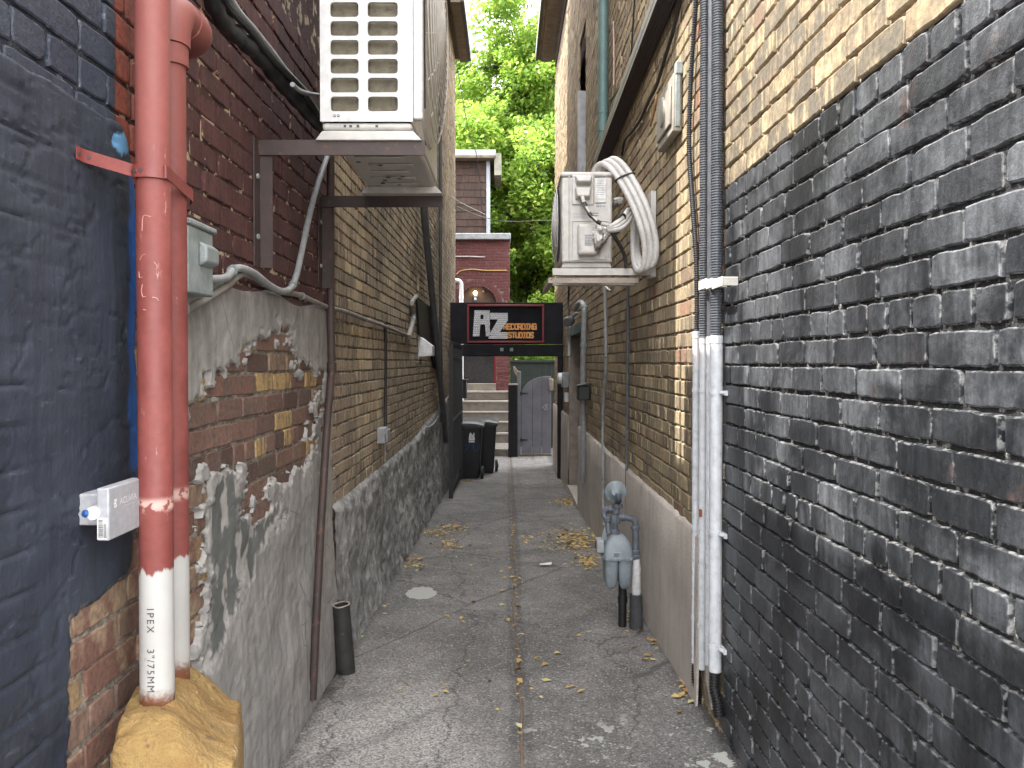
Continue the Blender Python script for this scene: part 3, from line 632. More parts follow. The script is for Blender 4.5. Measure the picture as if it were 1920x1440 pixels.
# ------------------------------------------------------------------ LEFT, near: pipes, strap, box, block
r1 = .0350
PC = wy(290.5, 700, 1.71); px1, py1 = PC.x, 1.71; zb1 = wy(294, 1338, 1.68).z
t = thing('drain_pipe', 'thick red painted plastic drain pipe with white foot, in front of the thinner one', 'pipe', (px1, py1, zb1))
mb = MB(); mb.lathe((px1, py1, zb1 - .05), (0, 0, 1), [(0, r1), (SCRZ - zb1 + .03, r1), (SCRZ - zb1 + .05, r1 + .001), (SCRZ - zb1 + .052, r1), (2.9, r1)], 40); pipe1 = mb.build('pipe', M['red'], t)
zt = wy(288, 1143, 1.665).z
mb = MB()
def onpipe(u, v):   # reads downwards, wrapped round the pipe's street side
    a = -math.pi / 2 - .02 + v / (r1 + .0016); q = zt - u
    return V((px1 + (r1 + .0016) * math.cos(a), py1 + (r1 + .0016) * math.sin(a), q))
letter(mb, 'IPEX', .021, lambda x, y: onpipe(x, y - .004), 'LEFT', 1.35)
mb.build('lettering', M['ink'], pipe1, smooth=0); mb = MB()
letter(mb, '3"/75MM', .021, lambda x, y: onpipe(x + .086, y - .004), 'LEFT', 1.25)
mb.build('lettering', M['ink'], pipe1, smooth=0)
mb = MB()                                        # pale scratched letters part way up
M['scratch'] = pm('scratch_pink', (.50, .24, .215), None, 60, .6, 0)
for path in ([(281, 432), (284, 404), (298, 405)], [(276, 486), (281, 478), (288, 476)], [(302, 490), (307, 497), (306, 504)], [(273, 508), (275, 520), (281, 519)], [(281, 532), (279, 546), (282, 556), (288, 555)], [(299, 557), (306, 558), (309, 563)], [(282, 580), (288, 581)]):
    P = []
    for a, b in path: dx_ = (a - 290) / F * 1.67; P.append(V((px1 + dx_, py1 - math.sqrt(max(r1 ** 2 - dx_ ** 2, 1e-6)), wy(a, b, 1.668).z)))
    mb = MB(); mb.tube(spline(P, 4), .0011, 5); mb.build('scratch', M['scratch'], pipe1)
mb = MB()
px2, py2 = -.772, 1.845; zb2 = wy(340, 1280, py2).z
t = thing('drain_pipe', 'thinner red drain pipe with an elbow turning back into the maroon wall', 'pipe', (px2, py2, zb2))
ze = wy(340, 14, py2).z; r2 = .0335
mb = MB(); mb.tube([(px2, py2, zb2 - .05), (px2, py2, ze - .13)], r2, 32); mb.build('pipe', M['red'], t)
mb = MB(); mb.lathe((px2, py2, ze - .135), (0, 0, 1), [(0, r2 + .006), (.045, r2 + .006), (.047, r2 + .003)], 32)
arc = [V((px2, py2 + .05 * (1 - math.cos(a)), ze - .09 + .09 * math.sin(a))) for a in np.linspace(0, math.pi / 2, 8)]
mb.tube(arc + [V((px2, py2 + .11, ze))], r2 + .010, 32); mb.lathe((px2, py2 + .075, ze), (0, 1, 0), [(0, r2 + .013), (.05, r2 + .013), (.052, r2 + .010)], 32)
arc = [V((px2 - .07 * (1 - math.cos(a)), py2 + .125 + .07 * math.sin(a), ze)) for a in np.linspace(0, math.pi / 2, 8)]
mb.tube(arc + [V((XL - .03, py2 + .195, ze))], r2 + .011, 32); mb.build('elbow', M['red'], t)
# strap round both pipes
zs = wy(286, 318, 1.66).z
pts = [V((XL + .012, 1.60, zs + .02)), V((XL + .02, 1.63, zs + .018)), V((px1 - .043, py1 - .018, zs + .008))]
for a in np.linspace(R(205), R(340), 10): pts.append(V((px1 + (r1 + .004) * math.cos(a), py1 + (r1 + .004) * math.sin(a), zs + .004 - .0005 * (a))))
pts += [V((px2 + r2 + .006, py2 - .01, zs - .006)), V((px2 + r2 + .004, py2 + .03, zs - .01)), V((px2 + .02, py2 + .06, zs - .014))]
mb = MB(); mb.ribbon(spline(pts, 4), (0, 0, .0135), .0012); st_ = tag(mb.build('pipe_strap', M['strap'], None, pts[0]), 'red perforated metal strap holding both red drain pipes to the wall', 'strap')
for i in (1, 4, 12, 20, 26):
    mb = MB(); q = spline(pts, 4); a, b = q[i], q[i + 1]; tt = (b - a).normalized(); nn = tt.cross(V((0, 0, 1))).normalized()
    mb.lathe(a + nn * .0008, nn, [(0, .004), (.0018, .004)], 10)
    mb.build('hole', M['ink'], st_)
# small grey utility box reading ACLARA
bx0, by0, by1 = -.778, 1.557, 1.705; bzt = wy(230, 905, 1.63).z; bzb = wy(198, 1014, 1.56).z
t = thing('utility_box', 'small pale grey plastic utility transmitter box on navy wall beside red pipe', 'utility box', (XL, 1.62, bzb))
M['box_grey'] = pm('pale_grey_plastic', (.36, .365, .385), (.32, .325, .345), 8, .5, .04)
mb = MB(); mb.box((bx0 - .024, by0, bzb), (bx0, by1, bzt)); body = mb.build('body', M['box_grey'], t, bev=.003)
mb = MB(); zc = (bzb + bzt) / 2
letter(mb, 'ACLARA', .019, lambda x, y: V((bx0 + .0007, by0 + .080 + x, zc + .012 + y)), 'CENTER', 1.0); letter(mb, 'SMART GRID SOLUTIONS', .004, lambda x, y: V((bx0 + .0007, by0 + .086 + x, zc + .005 + y)))
for a, b in (((.020, .026), (.032, .026)), ((.018, .020), (.030, .020)), ((.020, .014), (.032, .014))):
    mb.add([V((bx0 + .0007, by0 + a[0], zc + a[1])), V((bx0 + .0007, by0 + b[0], zc + b[1] + .001)), V((bx0 + .0007, by0 + b[0] - .001, zc + b[1] - .0045)), V((bx0 + .0007, by0 + a[0] + .001, zc + a[1] - .0045))], [(0, 1, 2, 3)])
mb.build('lettering', M['pale_ink'], body, smooth=0)
mb = MB(); mb.box((bx0 - .0225, by0 - .0008, bzb + .003), (bx0 - .003, by0 + .001, bzb + .045)); lab = mb.build('barcode_label', M['paper'], body, smooth=0)
mb = MB(); z = bzb + .007; rr = random.Random(4)
while z < bzb + .041:
    h_ = rr.choice((.0006, .001, .0016)); mb.box((bx0 - .020, by0 - .0013, z), (bx0 - .011, by0 - .0007, z + h_)); z += h_ + rr.choice((.0007, .0012))
for k in range(3): mb.box((bx0 - .0095 + k * .002, by0 - .0013, bzb + .006), (bx0 - .0085 + k * .002, by0 - .0007, bzb + .034))
mb.build('bars', M['ink'], lab, smooth=0)
mb = MB(); mb.box((XL, by0 + .05, bzb + .02), (bx0 - .025, by1 - .03, bzt - .02)); mb.build('mounting_plate', M['box_grey'], t, bev=.003)
mb = MB(); mb.lathe((bx0 - .030, by0 - .004, bzb + .055), (0, 1, 0), [(0, .013), (.012, .014), (.03, .014)], 20); kn = mb.build('cable_gland', M['paper'], t)
mb = MB(); mb.lathe((bx0 - .041, by0 - .006, bzb + .055), (-.6, -1, .3), [(0, .008), (.006, .006)], 12); mb.build('blue_cap', pm('blue_cap_plastic', (.02, .10, .33), None, 9, .5, .05), t)
# yellow concrete block at the foot of the pipes
def lump(name, mats, loc, label, cat):
    n = 42; vs = []; fs = []
    x0, x1, y0, y1 = XL - .02, -.59, 1.545, 1.97
    for side in range(1):
        for j in range(n + 1):
            for i in range(n + 1): vs.append((i / n, j / n))
    A = np.array(vs); u, v = A[:, 0] * 2 - 1, A[:, 1] * 2 - 1
    # squircle dome: u across (wall to alley), v along the alley; spread the outer ring down the sides
    m_ = np.maximum(np.abs(u), np.abs(v)); top = .78
    k = np.where(m_ > top, top, m_) / np.maximum(m_, 1e-6); uu, vv = u * k / top, v * k / top
    down = np.clip((m_ - top) / (1 - top), 0, 1)
    rad = 1 - .03 * (np.abs(uu * vv)) ** 2
    xa = x0 + .11 * (1 - vv) / 2; X = xa + (x1 - .062 * vv - xa) * (uu * rad + 1) / 2; Y = y0 + (y1 - y0) * (vv * rad + 1) / 2
    ztop = .628 - .065 * ss(uu, -.2, .9) - .025 * ss(vv, 0, 1) - .02 * ss(m_, .70, .80) - .03 * ss(-vv, .6, 1.0) + .02 * np.exp(-((X + .765) / .07) ** 2)
    Z = ztop * (1 - down) + (-.12) * down
    out = .02 * down * (1 - down); X += np.sign(uu) * out * (np.abs(uu) > .95); Y += np.sign(vv) * out * (np.abs(vv) > .95)
    e = (fbm(X * 14 + Z * 9, Y * 14 - Z * 7, 33) - .5); e2 = fbm(X * 45 + Z * 30, Y * 45 + Z * 22, 35) - .5
    Z += (e * .040 + e2 * .014) * (1 - down); X += (e * .022 + e2 * .012) * down * (uu > .9); Y += e * .022 * down * (np.abs(vv) > .9)
    for j in range(n):
        for i in range(n):
            a = j * (n + 1) + i; fs.append((a, a + 1, a + n + 2, a + n + 1))
    V_ = np.stack([X - loc[0], Y - loc[1], Z - loc[2]], -1); o = link(name, npmesh(name, V_, fs, mats), None, loc, 60); return tag(o, label, cat)
lump('concrete_block', M['yellow'], (-.72, 1.7, -.05), 'lumpy yellow ochre painted concrete block around the foot of the red pipes', 'block')
# grey-green electrical box and its conduits
ex0, ey0, ey1 = -.755, 1.90, 2.06; ezb, ezt = wx(372, 552, -.757).z, wx(372, 428, -.757).z
t = thing('junction_box', 'weathered grey green electrical box above the grey parging, beside the red pipes', 'electrical box', (XL, 1.97, ezb))
mb = MB(); mb.box((XL, ey0, ezb), (ex0, ey1, ezt)); bd = mb.build('body', M['galv'], t, bev=.005)
mb = MB(); mb.box((XL, ey0 - .006, ezt), (ex0 + .008, ey1 + .008, ezt + .014)); mb.build('lid', M['galv'], t, bev=.004)
mb = MB(); mb.prism([(ex0, ey0 + .06, ezt - .03), (ex0 + .022, ey0 + .06, ezt - .045), (ex0 + .022, ey0 + .06, ezt - .082), (ex0, ey0 + .06, ezt - .092)], (0, .085, 0)); mb.build('hasp', M['galv'], t, bev=.006, seg=3)
mb = MB(); mb.lathe((-.80, ey0 + .0, ezb + .04), (0, -1, 0), [(0, .014), (.003, .014), (.004, .009)], 18); mb.build('knockout', M['galv'], bd)
LWX = XL + .035
def lw(pts, X=LWX): return [wx(a, b, X) for a, b in pts]
p = [V((ex0 - .05, ey1 - .01, ezb + .045))] + lw([(420, 522), (436, 507), (452, 503), (478, 514), (505, 535), (528, 546), (545, 540), (556, 515), (566, 470), (580, 405), (596, 345), (614, 292)])
def thin_run(name, label, cat, pts, r, mat, clips=(), n=6, sides=12, group=None, cm=None):
    q = spline(pts, n); o = thing(name, label, cat, q[0], group); mb = MB(); mb.tube(q, r, sides); mb.build('run', mat, o)
    for c in clips:
        i = min(int(c * (len(q) - 1)), len(q) - 2); d = (q[i + 1] - q[i]).normalized(); mb = MB(); mb.lathe(q[i] - d * r * .6, d, [(0, r * 1.3), (r * 1.3, r * 1.3)], 14)
        mb.build('clip', cm or M['galv'], o)
    return o
thin_run('conduit', 'grey conduit looping from the electrical box up to the large wall unit', 'conduit', p, .0125, M['conduit'], (.18, .62))
p = [V((-.80, ey0 + .07, ezb + .02)), V((-.80, ey0 + .09, ezb - .035)), V((-.81, ey0 + .14, ezb - .03))] + lw([(425, 537), (445, 518), (462, 514), (490, 527), (520, 545), (560, 553), (590, 566), (615, 576), (650, 585), (685, 599), (720, 611), (752, 624), (766, 630)], XL + .022)
thin_run('conduit', 'dusty conduit running along the wall above the grey parging toward the far bricks', 'conduit', p, .0115, M['conduit_old'], (.42, .55, .68, .8))
p = lw([(766, 632), (772, 610), (775, 588), (772, 568), (780, 556)], XL + .03); thin_run('conduit', 'short pale conduit bending up beside the black board on the brown wall', 'conduit', p, .022, M['conduit_old'], (.4,))
# brown drain pipe at the joint of the two buildings, kinked at its foot
p = [wx(619, -420, XL + .04), wx(620, 300, XL + .04), wx(620, 600, XL + .04), wx(622, 690, XL + .045), wx(613, 800, XL + .06), wx(602, 980, XL + .06), wx(592, 1180, XL + .055), wx(586, 1312, XL + .05)]
t = thing('downpipe', 'brown iron downpipe at the joint between maroon and brown brick buildings', 'pipe', p[-1])
mb = MB(); mb.tube([p[0], p[1], p[2], p[3]], .0185, 20); mb.build('upper_pipe', M['brown_pipe'], t)
mb = MB(); mb.tube([p[3], p[4], p[5], p[6], p[7]], .0175, 20); mb.build('lower_pipe', M['brown_pipe'], t)
mb = MB(); mb.lathe(p[3] - V((0, 0, .025)), (0, 0, 1), [(0, .022), (.05, .023), (.053, .019)], 20); mb.build('coupling', M['brown_pipe'], t)
# open black stub
b_ = wg(640, 1262); b_.x = -.80; tp = wx(633, 1141, -.80); tp = V((-.795, b_.y - .02, tp.z)); b_ = V((-.775, b_.y, gz(b_.y) - .03)); d = (tp - b_)
t = thing('standpipe', 'short open black pipe stub standing by the foot of the left wall', 'pipe', b_)
u = d.normalized().orthogonal().normalized(); vv = d.normalized().cross(u); mb = MB(); n = 28; prof = [(0, .046), (1, .040), (1.0, .0345), (.6, .034)]; vs = []; fs = []
for t_, r_ in prof:
    for k in range(n): a = 2 * math.pi * k / n; vs.append(b_ + d * (t_ + (.004 * math.sin(3 * a) if t_ == 1 else 0)) + (u * math.cos(a) + vv * math.sin(a)) * r_ * (1 + .02 * math.sin(2 * a + 1)))
for i in range(3):
    for k in range(n): fs.append((i * n + k, i * n + (k + 1) % n, (i + 1) * n + (k + 1) % n, (i + 1) * n + k))
fs.append(tuple(range(3 * n, 4 * n))); mb.add(vs, fs); mb.build('pipe', pm('scuffed_black_pipe', (.022, .021, .021), (.035, .033, .031), 18, .6, .4, 0, dirt=(.12, .09, .07), dthr=.66), t)
rim = [b_ + d * (1 + .004 * math.sin(3 * a)) + (u * math.cos(a) + vv * math.sin(a)) * .0375 * (1 + .02 * math.sin(2 * a + 1)) for a in np.linspace(0, 2 * math.pi, n, endpoint=False)]
mb = MB(); mb.tube(rim, .0035, 8, closed=True); mb.build('rim', pm('bare_pipe_rim', (.34, .30, .27), (.22, .16, .12), 60, .6, .3), t)
# ------------------------------------------------------------------ air conditioners
def holed(mb, O, U, W, cells, holes_, th, rr=.22, N=4):
    """sheet with rounded rectangular openings: cells [(u0,u1,w0,w1)], openings the same; real thickness"""
    O, U, W = V(O), V(U).normalized(), V(W).normalized(); nrm = U.cross(W)
    def P(u, w_, d=0): return O + U * u + W * w_ - nrm * d
    for (a, b, c, d), h in zip(cells, holes_):
        if h is None: mb.add([P(a, c), P(b, c), P(b, d), P(a, d)], [(0, 1, 2, 3)]); continue
        e, f, g_, k = h; r = min(f - e, k - g_) * rr; inner = []; outer = []
        for cx, cy, a0, oc in ((f - r, k - r, 0, (b, d)), (e + r, k - r, 90, (a, d)), (e + r, g_ + r, 180, (a, c)), (f - r, g_ + r, 270, (b, c))):
            for i in range(N): an = R(a0 + 90 * i / (N - 1)); inner.append((cx + r * math.cos(an), cy + r * math.sin(an))); outer.append(oc)
        n = len(inner); vs = [P(*q) for q in inner] + [P(*q) for q in outer] + [P(q[0], q[1], th) for q in inner]; fs = []
        for i in range(n):
            j = (i + 1) % n
            fs.append((i, n + i, j) if outer[i] == outer[j] else (i, n + i, n + j, j)); fs.append((i, j, 2 * n + j, 2 * n + i))
        mb.add(vs, fs)
# --- big unit on the left
AY0, AY1 = 2.78, 3.73; AX0, AX1 = wy(600, 150, AY0).x, wy(774, 150, AY0).x; AZ0 = wy(690, 228, AY0).z; AZ1 = AZ0 + 1.02
t = thing('air_conditioner', 'large white outdoor air conditioner on rusty brackets high on the left wall', 'air conditioner', ((AX0 + AX1) / 2, (AY0 + AY1) / 2, AZ0))
k = AY0 / F; u0 = AX0
def ux(px): return (px - 600) * k
rowp = 34.9 * k; cellsL = []; holesL = []; z_base = (228 - 218) * k
cols = ((ux(610), ux(680), ux(619.5), ux(672)), (ux(680), ux(754), ux(689), ux(745)))
zz = (228 - 213) * k; nrow_ = int((AZ1 - AZ0 - zz - .05) / rowp)
W_ = AX1 - AX0
cl, hl = [(0, cols[0][0], 0, AZ1 - AZ0), (cols[1][1], W_, 0, AZ1 - AZ0), (cols[0][0], cols[1][1], 0, zz), (cols[0][0], cols[1][1], zz + nrow_ * rowp, AZ1 - AZ0)], [None] * 4
for r_ in range(nrow_):
    for (a, b, e, f) in cols:
        c = zz + r_ * rowp; cl.append((a, b, c, c + rowp)); hl.append((e, f, c + 4.2 * k, c + 31.5 * k))
mb = MB(); holed(mb, (AX0, AY0, AZ0), (1, 0, 0), (0, 0, 1), cl, hl, .012)
mb.build('louvre_panel', M['ac_white'], t, smooth=30)
mb = MB(); mb.box((AX0, AY0 + .012, AZ0), (AX0 + .012, AY1, AZ1)); mb.box((AX0, AY0 + .012, AZ1), (AX1 + .002, AY1, AZ1 + .02)); mb.box((AX0 + .012, AY1 - .012, AZ0), (AX1, AY1, AZ1)); 
mb.box((AX1 - .012, AY0 + .004, AZ0), (AX1, AY1 - .012, AZ1)); mb.box((AX1, AY0 - .003, AZ0 + .008), (AX1 + .035, AY0 + .03, AZ1)); mb.build('casing', M['ac_white'], t, bev=.006)
mb = MB(); mb.box((AX0 + .03, AY0 + .05, AZ0 + .02), (AX0 + .05, AY1 - .05, AZ1 - .02)); mb.box((AX0 + .03, AY0 + .035, AZ0 + .02), (AX1 - .03, AY0 + .05, AZ1 - .02)); mb.build('condenser', M['coil'], t)
# stamped floor pan
mb = MB(); mb.box((AX0 + .004, AY0 + .006, AZ0 - .028), (AX1 - .004, AY1 - .006, AZ0)); pan = mb.build('floor_pan', M['ac'], t, bev=.012, seg=3)
mb = MB(); rr = random.Random(9)
for i in range(7):
    y = AY0 + .12 + i * .115; mb.box((AX0 + .05 + rr.uniform(0, .04), y, AZ0 - .036), (AX1 - .05 - rr.uniform(0, .06), y + .055, AZ0 - .028))
mb.build('pressing', M['ac'], pan, bev=.006)
for i in range(14):
    mb = MB(); a = V((rr.uniform(AX0 + .05, AX1 - .05), rr.uniform(AY0 + .06, AY1 - .06), AZ0 - .0365)); mb.lathe(a, (0, 0, -1), [(0, .010), (.0012, .010)], 12); mb.build('drain_hole', M['ink'], pan, smooth=0)
for xx, dd in ((.10, 0), (.125, 0), (.08, 0), (.19, 0)): mb = MB(); mb.box((AX0 + xx, AY0 + .0045, AZ0 - .018), (AX0 + xx + .009, AY0 + .0055, AZ0 - .010)); mb.build('drain_hole', M['ink'], pan, smooth=0)
for y in (AY0 + .005, AY1 - .07):
    mb = MB(); mb.prism([(AX0 + .005, y, AZ0 - .03), (AX0 + .03, y - .0, AZ0 - .03), (AX1 - .03, y, AZ0 - .03), (AX1 + .0, y, AZ0 - .03), (AX1 + .03, y, AZ0 - .062), (AX0 - .02, y, AZ0 - .062)], (0, .065, 0)); mb.build('foot', M['ac'], t, bev=.003)
# fan side
fx, fy, fz, fr = AX1, (AY0 + AY1) / 2 + .0, AZ0 + .50, .43
mb = MB(); mb.lathe((fx, fy, fz), (1, 0, 0), [(0, fr + .03), (.012, fr + .02), (.014, fr)], 48); mb.build('fan_shroud', M['ac'], t)
mb = MB(); 
for i in range(13):
    q = i / 12; r_ = .05 + (fr - .05) * q; d_ = .065 * math.sqrt(max(1 - (r_ / (fr + .02)) ** 2, 0)) + .014
    mb.tube([V((fx + d_, fy + r_ * math.cos(a), fz + r_ * math.sin(a))) for a in np.linspace(0, 2 * math.pi, 64, endpoint=False)], .0032, 6, closed=True)
for j in range(16):
    a = 2 * math.pi * j / 16; mb.tube([V((fx + .065 * math.sqrt(max(1 - (r_ / (fr + .02)) ** 2, 0)) + .011, fy + r_ * math.cos(a), fz + r_ * math.sin(a))) for r_ in np.linspace(.04, fr, 9)], .003, 6)
mb.build('fan_grille', M['ac'], t)
mb = MB(); mb.lathe((fx + .0025, fy, fz), (1, 0, 0), [(0, fr - .01), (.001, fr - .01)], 48); mb.build('fan_opening', M['ink'], t)
p = [V((AX1 + .037, AY0 + .05 - .01 * math.sin(q * 3), AZ1 - q * (AZ1 - AZ0 - .06))) for q in np.linspace(0, 1, 8)]; mb = MB(); mb.tube(p, .003, 8); mb.build('cable', M['rubber'], t)
mb = MB(); yq = AY0 - .0006
for cx in (ux(627), ux(634)):
    mb.tube([V((AX0 + cx + .0042 * math.cos(a), yq, AZ0 + .020 + .0042 * math.sin(a))) for a in np.linspace(0, 2 * math.pi, 14, endpoint=False)], .0009, 5, closed=True); mb.box((AX0 + cx - .003, yq - .0004, AZ0 + .015), (AX0 + cx + .003, yq + .0004, AZ0 + .0185))
mb.build('warning_marks', M['ink'], t, smooth=0)
# its bracket
t = thing('wall_bracket', 'rusty brown steel bracket frame carrying the large white air conditioner', 'bracket', (XL, 3.2, AZ0 - .1))
ay = wx(482, 275, XL).y; za, zb_ = wy(640, 262, ay).z, wy(640, 291, ay).z; xe = wy(797, 275, ay).x
zA = (za + zb_) / 2; hh = (za - zb_) / 2
def arm(y, xe):
    mb = MB(); mb.box((XL, y, zA - hh), (xe, y + .006, zA + hh)); mb.box((XL, y + .006, zA + hh - .006), (xe, y + .05, zA + hh)); return mb.build('arm', M['rust'], t, bev=.001)
arm(ay, xe); ay2 = wx(600, 358, XL).y; xe2 = wy(830, 358, ay2).x; arm(ay2, xe2)
for y, zl in ((ay - .05, wx(494, 506, XL).z), (ay2 - .05, wx(600, 540, XL).z)):
    mb = MB(); mb.box((XL, y, zl), (XL + .006, y + .065, zA + hh)); mb.box((XL + .006, y + .059, zl), (XL + .05, y + .065, zA + hh - .001)); up_ = mb.build('upright', M['rust'], t, bev=.001)
    for q in (.25, .75): mb = MB(); mb.lathe((XL + .006, y + .03, zl + (zA - zl) * q), (1, 0, 0), [(0, .010), (.006, .010), (.008, .006)], 8); mb.build('bolt', M['galv'], up_)
for x, y in ((AX0 + .03, ay + .01), (AX1 - .02, ay + .01)): mb = MB(); mb.box((x - .045, y - .002, zA + hh), (x + .045, y + .05, zA + hh + .012)); mb.build('rubber_pad', M['rubber'], t, bev=.002)
# insulated lines going to it
LX = XL + .06
def bundle(pts, r, name, label, cat, mat, nm=1, **kw): return thin_run(name, label, cat, pts, r, mat, **kw)
p = [wx(322, -420, LX - .02), wx(352, -200, LX), wx(380, -60, LX), wx(402, 8, LX), wx(425, 48, LX), wx(458, 78, LX), wx(492, 112, LX), wx(522, 150, LX), wx(553, 185, LX), wx(583, 218, LX), wx(606, 242, LX)]
t = thing('line_set', 'thick black insulated pipe bundle sagging along the maroon wall to the large unit', 'pipe bundle', p[0]); q = spline(p, 8)
mb = MB(); mb.tube(q, [.026 + .003 * math.sin(i * 1.1) for i in range(len(q))], 14); mb.build('insulation', M['rubber'], t)
mb = MB(); mb.tube([a + V((0.03, .0, .018 + .012 * math.sin(i * .23))) for i, a in enumerate(q)], .013, 10); mb.build('control_cable', M['rubber'], t)
mb = MB(); mb.tube([a + V((0.035, .0, .034 + .01 * math.sin(i * .15 + 1))) for i, a in enumerate(q[26:68])], .008, 10); mb.build('grey_cable', M['conduit'], t)
p = lw([(548, 158), (562, 170), (580, 176), (601, 179)], XL + .15); thin_run('conduit', 'short grey cable entering the large white unit from the wall side', 'conduit', p, .008, M['conduit'])
# --- smaller unit on the right
BY0, BY1 = 4.62, 5.33; BX0, BX1 = wy(1053, 410, BY0).x, wy(1148, 410, BY0).x; BZ0, BZ1 = wy(1100, 492, BY0).z, wy(1100, 322, BY0).z
k = BY0 / F
def bp(px, py, d=0.0): return V((BX0 + (px - 1053) * k, BY0 - d, BZ1 - (py - 322) * k))
t = thing('air_conditioner', 'small cream outdoor air conditioner with coiled pipes on the right wall', 'air conditioner', ((BX0 + BX1) / 2, (BY0 + BY1) / 2, BZ0))
mb = MB(); mb.box((BX0, BY0, BZ0), (BX1, BY1, BZ1 - .03)); body = mb.build('casing', M['ac'], t, bev=.012, seg=3)
mb = MB(); mb.box((BX0 - .006, BY0 - .006, BZ1 - .029), (BX1 + .006, BY1 + .006, BZ1)); mb.build('lid', M['ac'], t, bev=.012, seg=3)
def pad(nm, x0, y0, x1, y1, d, par, mat='ac', bev=.006):
    mb = MB(); a, b = bp(x0, y0), bp(x1, y1); mb.box((a.x, BY0 - d, b.z), (b.x, BY0 + .002, a.z)); return mb.build(nm, M[mat], par, bev=bev, seg=3)
cov = pad('terminal_cover', 1072, 328, 1113, 384, .010, t)
for (x0, y0, x1, y1, x2, y2, x3, y3) in ((1076, 331, 1110, 331, 1108, 349, 1079, 349), (1076, 352, 1109, 352, 1106, 376, 1078, 376)):
    mb = MB(); P = [bp(x0, y0, .01), bp(x1, y1, .01), bp(x2, y2, .01), bp(x3, y3, .01)]; Q = [bp(x0 + 3, y0 + 2, .05), bp(x1 - 3, y1 + 2, .05), bp(x2 - 2, y2 - 5, .06), bp(x3 + 2, y3 - 5, .06)]
    mb.add(P + Q, [(3, 2, 1, 0), (4, 5, 6, 7), (0, 1, 5, 4), (1, 2, 6, 5), (2, 3, 7, 6), (3, 0, 4, 7)]); mb.build('terminal_hood', M['ac'], t, bev=.008, seg=3)
for px_, py_ in ((1087, 373), (1090, 374), (1093, 371)): mb = MB(); mb.lathe(bp(px_, py_, .045), (0, -1, -.6), [(0, .006), (.006, .006)], 10); mb.build('knockout', M['ink'], t)
vc = pad('valve_cover', 1082, 422, 1117, 480, .075, t, bev=.018)
def ridge(nm, x0, y0, x1, y1, par):
    mb = MB(); a, b = bp(x0, y0, .0015), bp(x1, y1, .0015); P = [V((a.x, a.y, a.z)), V((b.x, a.y, a.z)), V((b.x, a.y, b.z)), V((a.x, a.y, b.z))]
    mb.tube(P, .0028, 6, closed=True); return mb.build(nm, M['ac'], par)
ridge('pressed_seam', 1066, 330, 1068, 488, body); ridge('pressed_seam', 1114, 330, 1136, 380, body); ridge('pressed_seam', 1073, 414, 1140, 486, body); ridge('pressed_seam', 1124, 430, 1136, 485, body)
lb = pad('rating_plate', 1116, 334, 1135, 372, .0012, t, 'paper', 0); lb2 = pad('barcode_label', 1116, 376, 1136, 390, .0012, t, 'paper', 0); lb3 = pad('valve_label', 1094, 443, 1108, 463, .0765, vc, 'grey_ink', 0)
def scrib(par, x0, y0, x1, y1, rows, d, mat, bars=False, seed=1, th=.5):
    rr = random.Random(seed); mb = MB()
    for i in range(rows):
        y = y0 + (y1 - y0) * (i + .5) / rows; x = x0
        while x < x1 - .5:
            l = rr.uniform(.5, 1.1) if bars else rr.uniform(1.5, 6); l = min(l, x1 - x); h_ = (y1 - y0) / rows * .4 if bars else th
            a, b = bp(x, y - h_), bp(x + l, y + h_); mb.box((a.x, BY0 - d - .0008, b.z), (b.x, BY0 - d - .0002, a.z)); x += l + rr.uniform(.5, 1.0)
    mb.build('printed_lines', M[mat], par, smooth=0)
scrib(lb, 1118, 336, 1133, 366, 9, .0012, 'grey_ink'); scrib(lb2, 1117, 377.5, 1135, 389, 2, .0012, 'ink', True, 2); scrib(body, 1074, 398, 1105, 409, 4, .0, 'grey_ink', seed=5, th=.4); scrib(lb3, 1095, 445, 1107, 462, 6, .0765, 'paper', seed=7, th=.3)
scrib(body, 1111, 397, 1122, 406, 2, .0, 'ink', seed=8, th=.9)
# fan grille on the alley side
fy, fz, fr = (BY0 + BY1) / 2 - .05, (BZ0 + BZ1) / 2, .22
mb = MB()
for i in range(9):
    r_ = .03 + (fr - .03) * i / 8; d_ = .03 * math.sqrt(max(1 - (r_ / (fr + .01)) ** 2, 0)) + .008
    mb.tube([V((BX0 - d_, fy + r_ * math.cos(a), fz + r_ * math.sin(a))) for a in np.linspace(0, 2 * math.pi, 48, endpoint=False)], .0028, 6, closed=True)
for j in range(8):
    a = 2 * math.pi * j / 8; mb.tube([V((BX0 - .03 * math.sqrt(max(1 - (r_ / (fr + .01)) ** 2, 0)) - .006, fy + r_ * math.cos(a), fz + r_ * math.sin(a))) for r_ in np.linspace(.02, fr, 7)], .0028, 6)
mb.build('fan_grille', M['ac'], t); mb = MB(); mb.lathe((BX0 - .001, fy, fz), (-1, 0, 0), [(0, fr), (.001, fr)], 40); mb.build('fan_opening', M['ink'], t)
for y in (BY0 + .02, BY1 - .1):
    mb = MB(); mb.prism([(BX0 + .01, y, BZ0), (BX1 - .01, y, BZ0), (BX1 + .0, y, BZ0 - .028), (BX0 - .0, y, BZ0 - .028)], (0, .06, 0)); mb.build('foot', M['ac'], t, bev=.003)
mb = MB(); p = [bp(1090, 373, .06), bp(1093, 388, .09), bp(1101, 406, .11), bp(1112, 420, .13), bp(1127, 428, .14), bp(1142, 430, .13), bp(1152, 427, .12)]; mb.tube(spline(p, 6), .011, 12); mb.build('power_cable', M['tape'], t)
mb = MB(); q = spline(p, 6)
for i in (5, 12, 19): mb.tube(q[i:i + 4], .0122, 12)
mb.tube(spline([bp(1086, 373, .05), bp(1091, 392, .10), bp(1100, 408, .125), bp(1112, 423, .145)], 6), .005, 8); mb.build('black_tape', M['rubber'], t)
